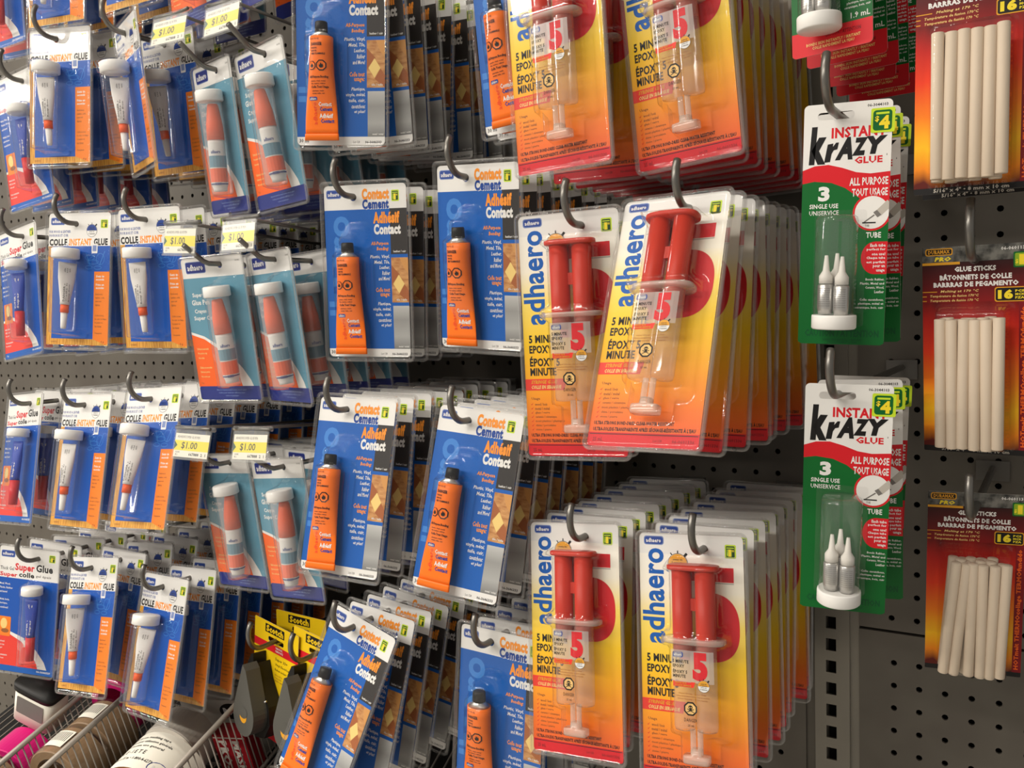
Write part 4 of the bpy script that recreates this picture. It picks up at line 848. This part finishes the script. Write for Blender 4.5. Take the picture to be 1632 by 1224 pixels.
# ------------------------------------------------------------------ electrical tape cards on their hooks, low down
def kind_tape():
    c = MB(); y = -EPS
    slot = rrect(-.7, -.12, .7, .12, .1, 4)
    card_blank(c, (-2.0, -.85, 2.0, 5.2), .05, slot, 'scotch_yellow')
    c.rect((-1.0, -.72, .75, -.28), 'black_print', y, .02); c.text('Scotch', (-.9, -.68, .65, -.32), 'scotch_yellow', y - EPS, .05)
    c.rect((-2.0, .22, 2.0, .62), 'red_print', y); c.lines(['PREMIUM VINYL', 'PREMIUM VINYLE'], .0, .27, .11, 'white_print', y - EPS, gap=1.4)
    c.text('Super 33+', (.0, .8, 1.1, 1.0), 'black_print', y, .02); c.text('Vinyl Electrical Tape', (.0, 1.1, 1.8, 1.26), 'black_print', y, .02); c.text('Ruban isolant en vinyle', (.0, 1.36, 1.8, 1.52), 'black_print', y, .02)
    c.lines(['3/4 in x 200 in', '19 mm x 5.08 m', 'abrasion resistant'], .0, 1.65, .1, 'brown_print', y)
    c.rect((-2.0, 3.4, 2.0, 5.2), 'red_print', y)
    d = MB(); sil = [(-1.35, 1.3), (-1.05, .75), (-.85, .7), (-.8, 1.25), (-.45, 1.05), (-.1, 1.9), (.7, 3.0), (.85, 3.9), (.4, 4.7), (-.4, 4.9), (-1.1, 4.5), (-1.35, 3.6)]
    n = len(sil); d.poly(sil, 'charcoal_plastic', -.75)
    d.add([(u, yy, -v) for yy in (-.75, -.03) for u, v in sil], [(i, n + i, n + (i + 1) % n, (i + 1) % n) for i in range(n)], 'charcoal_plastic')
    d.tube([(-.3, -.8, -2.9), (.25, -.8, -2.55)], .05, 'silver_metal', 8); d.tube([(-.1, -.8, -3.1), (.55, -.8, -2.7)], .05, 'silver_metal', 8); d.rect((-.75, 1.9, -.2, 2.5), 'coral_print', -.76, .05)
    r = MB(); drop = [(-.5, 1.0), (-.25, 1.1)] + circ(-.3, 3.6, .95, 1.05, 16, -40, 220)
    def ring_ext(pts, y0, y1, k, kk=None):
        m = len(pts); r.poly(pts, k, y0)
        r.add([(u, yy, -v) for yy in (y0, y1) for u, v in pts], [(i, m + i, m + (i + 1) % m, (i + 1) % m) for i in range(m)], k)
    ring_ext([(-.5, .95), (-.2, 1.2)] + circ(-.3, 3.5, .95, 1.05, 18, -25, 205), -1.55, -.76, 'grey_plastic')
    r.poly(circ(-.3, 3.55, .32, .34, 14), 'gold_print', -1.56); r.poly(circ(-.32, 3.35, .4, .3, 14), 'grey_plastic', -1.565)
    return spec([('card', c, (0, 0, 0), None), ('cutter', d, (0, 0, 0), None), ('tape_roll', r, (0, 0, 0), None)])
INFO['T'] = (kind_tape, 'electrical_tape_card', 'yellow electrical tape card', 'yellow electrical tape cards')
S('T', 'left hook above the wire bins', (-26.75, -9.0, -1.63), (-12, -3, 4), 2, 1.65, rise=1.5, tipgap=.9)
S('T', 'right hook above the wire bins', (-23.4, -9.5, -1.5), (-10, -3, 4), 2, 3.3, rise=1.5, tipgap=.9)

# ------------------------------------------------------------------ sloped wire bins under the hooks
RD = Vector((-.216, .95, .225)).normalized(); DN = Vector((.05, .225, -.95)); DN = (DN - RD * DN.dot(RD)).normalized(); SD = DN.cross(RD).normalized()
if SD.x < 0: SD = -SD
def divider(x, y, z, length, label):
    t = thing('wire_divider', x, y, z, label, 'wire divider', 'wire dividers of the bins')
    a = MB(); a.tube([RD * -4, RD * length], .15, 'rack_wire', 10); a.tube([RD * -4 + DN * 4.2, RD * length + DN * 4.2], .1, 'rack_wire', 8); link('rail', a.mesh('rail'), t)
    w = MB(); s = -3.6
    while s < length: w.tube([RD * s, RD * s + DN * 4.2], .04, 'rack_wire', 6); s += .42
    link('wires', w.mesh('wires'), t); return t
divider(-40.05, -16, -8.0, 13, 'leftmost grey wire divider, rail running up to the wall')
divider(-36.03, -16, -7.27, 13, 'grey wire divider beside the clear-wrapped tape rolls')
divider(-28.3, -14, -6.24, 11, 'grey wire divider in front of the red package')
BASE = Vector((-36.03, -16, -7.27)) + DN * 4.3
t = thing('wire_shelf', -36, -16, -11.6, 'dark wire shelf floor under the bins', 'shelf')
mb = MB(); o0 = BASE - Vector((-36, -16, -11.6))
mb.add([tuple(o0 + SD * a + RD * b + DN * .3) for a, b in ((-16, -6), (26, -6), (26, 17), (-16, 17))], [(0, 1, 2, 3)], 'charcoal_plastic'); link('deck', mb.mesh('deck'), t)
mb = MB()
for i in range(60): mb.tube([o0 + SD * (-15 + i * .68) + RD * -6, o0 + SD * (-15 + i * .68) + RD * 16.5], .05, 'rack_wire', 6)
for b in (-6, 0, 6, 12): mb.tube([o0 + SD * -15 + RD * b - DN * -.1, o0 + SD * 26 + RD * b - DN * -.1], .1, 'rack_wire', 6)
link('grid', mb.mesh('grid'), t)

BR = Matrix((SD, RD, -DN)).transposed()          # a roll lies with its axis along the bin
def in_bin(name, pos, label, cat, group=None, spin=0.0):
    return thing(name, *pos, label, cat, group, (BR @ Matrix.Rotation(spin, 3, 'Y')).to_euler())
def roll_mesh(r, r_in, half, k, core=None):
    m = MB(); n = 48; vs = []; fs = []
    prof = [(r_in, -half), (r - .05, -half), (r, -half + .05), (r, half - .05), (r - .05, half), (r_in, half)]
    for pr, py in prof:
        for i in range(n): a = 2 * pi * i / n; vs.append((pr * math.sin(a), py, pr * math.cos(a)))
    for j in range(len(prof)):
        for i in range(n): q2 = (j + 1) % len(prof); fs.append((j * n + i, q2 * n + i, q2 * n + (i + 1) % n, j * n + (i + 1) % n))
    m.add(vs, fs, k, False); return m
def band(m, r, k, half, a0=-180, a1=180):
    n = 48; vs = []; fs = []
    for i in range(n + 1):
        a = math.radians(a0 + (a1 - a0) * i / n)
        for py in (-half, half): vs.append((r * math.sin(a), py, r * math.cos(a)))
    m.add(vs, [(2 * i, 2 * i + 2, 2 * i + 3, 2 * i + 1) for i in range(n)], k, True)
def bmap(r): return lambda u, v, yy: ((r - yy) * math.sin(u / r), -v, (r - yy) * math.cos(u / r))
# masking tape with a printed paper band
t = in_bin('masking_tape_roll', (-31.7, -12.9, -8.6), 'masking tape roll with cream printed paper band, in the right bin', 'tape roll')
link('roll', roll_mesh(2.2, 1.5, 1.25, 'rust_print').mesh('roll'), t)
m = MB(); band(m, 2.23, 'tag_white', 1.3); fm = bmap(2.235)
for i, (s_, v, w) in enumerate((('general purpose masking tape', -.95, 3.0), ('ruban à masquer utilisation générale', -.65, 3.2), ('cinta adhesiva uso general', -.35, 2.8), ('B I  L E - I E T E', .05, 2.0), ('24 mm x 55 m • 1-800-4-6273', .55, 2.6))):
    h = .2 if i != 3 else .26; m.text(s_, (-1.9 + .1 * i, v, -1.9 + .1 * i + w, v + h), 'black_print', -.004, .015, fmap=fm)
m.poly(circ(1.6, .85, .6, .42, 20), 'navy_print', -.004, fmap=fm); m.text('BOLD', (1.25, .7, 1.95, 1.0), 'white_print', -.008, .04, fmap=fm)
link('paper_band', m.mesh('paper_band'), t)
t = in_bin('tape_roll', (-33.3, -10.0, -8.0), 'tape roll showing white ring face, behind the masking tape', 'tape roll')
link('roll', roll_mesh(1.75, .8, .9, 'fog_grey').mesh('roll'), t)
m = MB(); ring = circ(0, 0, 1.7, n=40); m.poly(ring, 'tag_white', -.92, [circ(0, 0, .85, n=30)])
for i in range(8): a = math.radians(200 + i * 16); m.rect((1.3 * math.cos(a) - .05, 1.3 * math.sin(a) - .06, 1.3 * math.cos(a) + .05, 1.3 * math.sin(a) + .06), 'black_print', -.925)
link('ring_label', m.mesh('ring_label'), t); m = MB(); m.lathe(0, 0, [(0, 0), (.9, 0)], 'dark_cavity', 20, cap=False)
# white box with an oval mark, red box in front of it
t = in_bin('tape_box', (-33.0, -7.3, -7.6), 'white tape box with dark oval mark, behind the tape rolls', 'box')
m = MB(); m.box(-2.1, 2.4, -.6, .6, -2.2, 1.6, 'fog_grey'); m.poly(circ(1.2, -.9, .75, .5, 24), 'black_print', -.605); m.text('Bold', (.7, -1.12, 1.7, -.66), 'white_print', -.61, .04); link('box', m.mesh('box'), t)
t = in_bin('red_tape_package', (-30.4, -8.6, -8.2), 'dark red package with white lettering, right of the tape rolls', 'package')
m = MB(); m.box(-1.05, 1.05, -.5, .5, -2.4, 1.2, 'dark_red_print'); m.rect((-1.0, -1.05, 1.0, -.98), 'fog_grey', -.505); m.text('PRO-M', (-.8, -.85, -.2, 1.6), 'fog_grey', -.508, .04, rot=270); m.text('MASK', (.1, -.85, .6, 1.2), 'fog_grey', -.508, .04, rot=270); link('box', m.mesh('box'), t)
# pink rolls, wrapped clear rolls, white tub
for i, (p, lab) in enumerate((((-39.7, -8.6, -7.2), 'glossy pink tape roll at the back of the left bin'), ((-43.6, -13.0, -10.2), 'glossy pink tape roll at the left edge, under a white tub'))):
    t = in_bin('pink_tape_roll', p, lab, 'tape roll', 'pink tape rolls'); link('roll', roll_mesh(1.75, 1.3, 1.0, 'pink_plastic').mesh('roll'), t)
t = in_bin('white_tub', (-43.1, -11.8, -6.9), 'white tub with grey side label and black lid, far left bin', 'tub', None, .5)
m = MB(); m.loft([(0, 0, 1.3, .9, -1.0, 5), (0, 0, 1.3, .9, 1.2, 5)], 'tag_white'); m.rect((-.9, -.7, .9, .5), 'grey_print', -.91, .1); link('tub', m.mesh('tub'), t)
m = MB(); m.loft([(0, 0, 1.38, .98, -1.4, 5), (0, 0, 1.38, .98, -1.0, 5)], 'charcoal_plastic'); link('lid', m.mesh('lid'), t)
for i, (p, lab) in enumerate((((-38.45, -13.2, -9.0), 'clear-wrapped brown tape roll with white bar label, middle bin'), ((-38.95, -10.9, -8.5), 'clear-wrapped brown tape roll behind the barcode one'), ((-42.6, -15.6, -10.4), 'clear-wrapped brown tape roll at the lower left edge'))):
    t = in_bin('packing_tape_roll', p, lab, 'tape roll', 'clear-wrapped brown tape rolls'); link('roll', roll_mesh(1.7, 1.2, 1.0, 'tape_tan').mesh('roll'), t)
    m = MB(); band(m, 1.76, 'clear', 1.1); 
    k2 = roll_mesh(1.77, 1.15, 1.12, 'clear'); m2 = k2; link('wrapper', m2.mesh('wrapper'), t)
    m = MB(); fm = bmap(1.78)
    for j in range(8): m.rect((-.5 + j * .14, -.6, -.5 + j * .14 + .14, .6), 'tag_white', -.004, fmap=fm)
    for j in range(9): m.rect((-.42 + j * .11, -.5, -.38 + j * .11, .2), 'black_print', -.008, fmap=fm)
    link('bar_label', m.mesh('bar_label'), t)
# shop floor and ceiling close the aisle
mb = MB(); mb.add([(-300, -170, 0), (120, -170, 0), (120, 2, 0), (-300, 2, 0)], [(0, 1, 2, 3)], 'floor_vinyl'); o = link('floor', mb.mesh('floor')); struct(o)
mb = MB(); mb.add([(-300, -170, 120), (120, -170, 120), (120, 2, 120), (-300, 2, 120)], [(3, 2, 1, 0)], 'ceiling_tile'); o = link('ceiling', mb.mesh('ceiling')); struct(o)
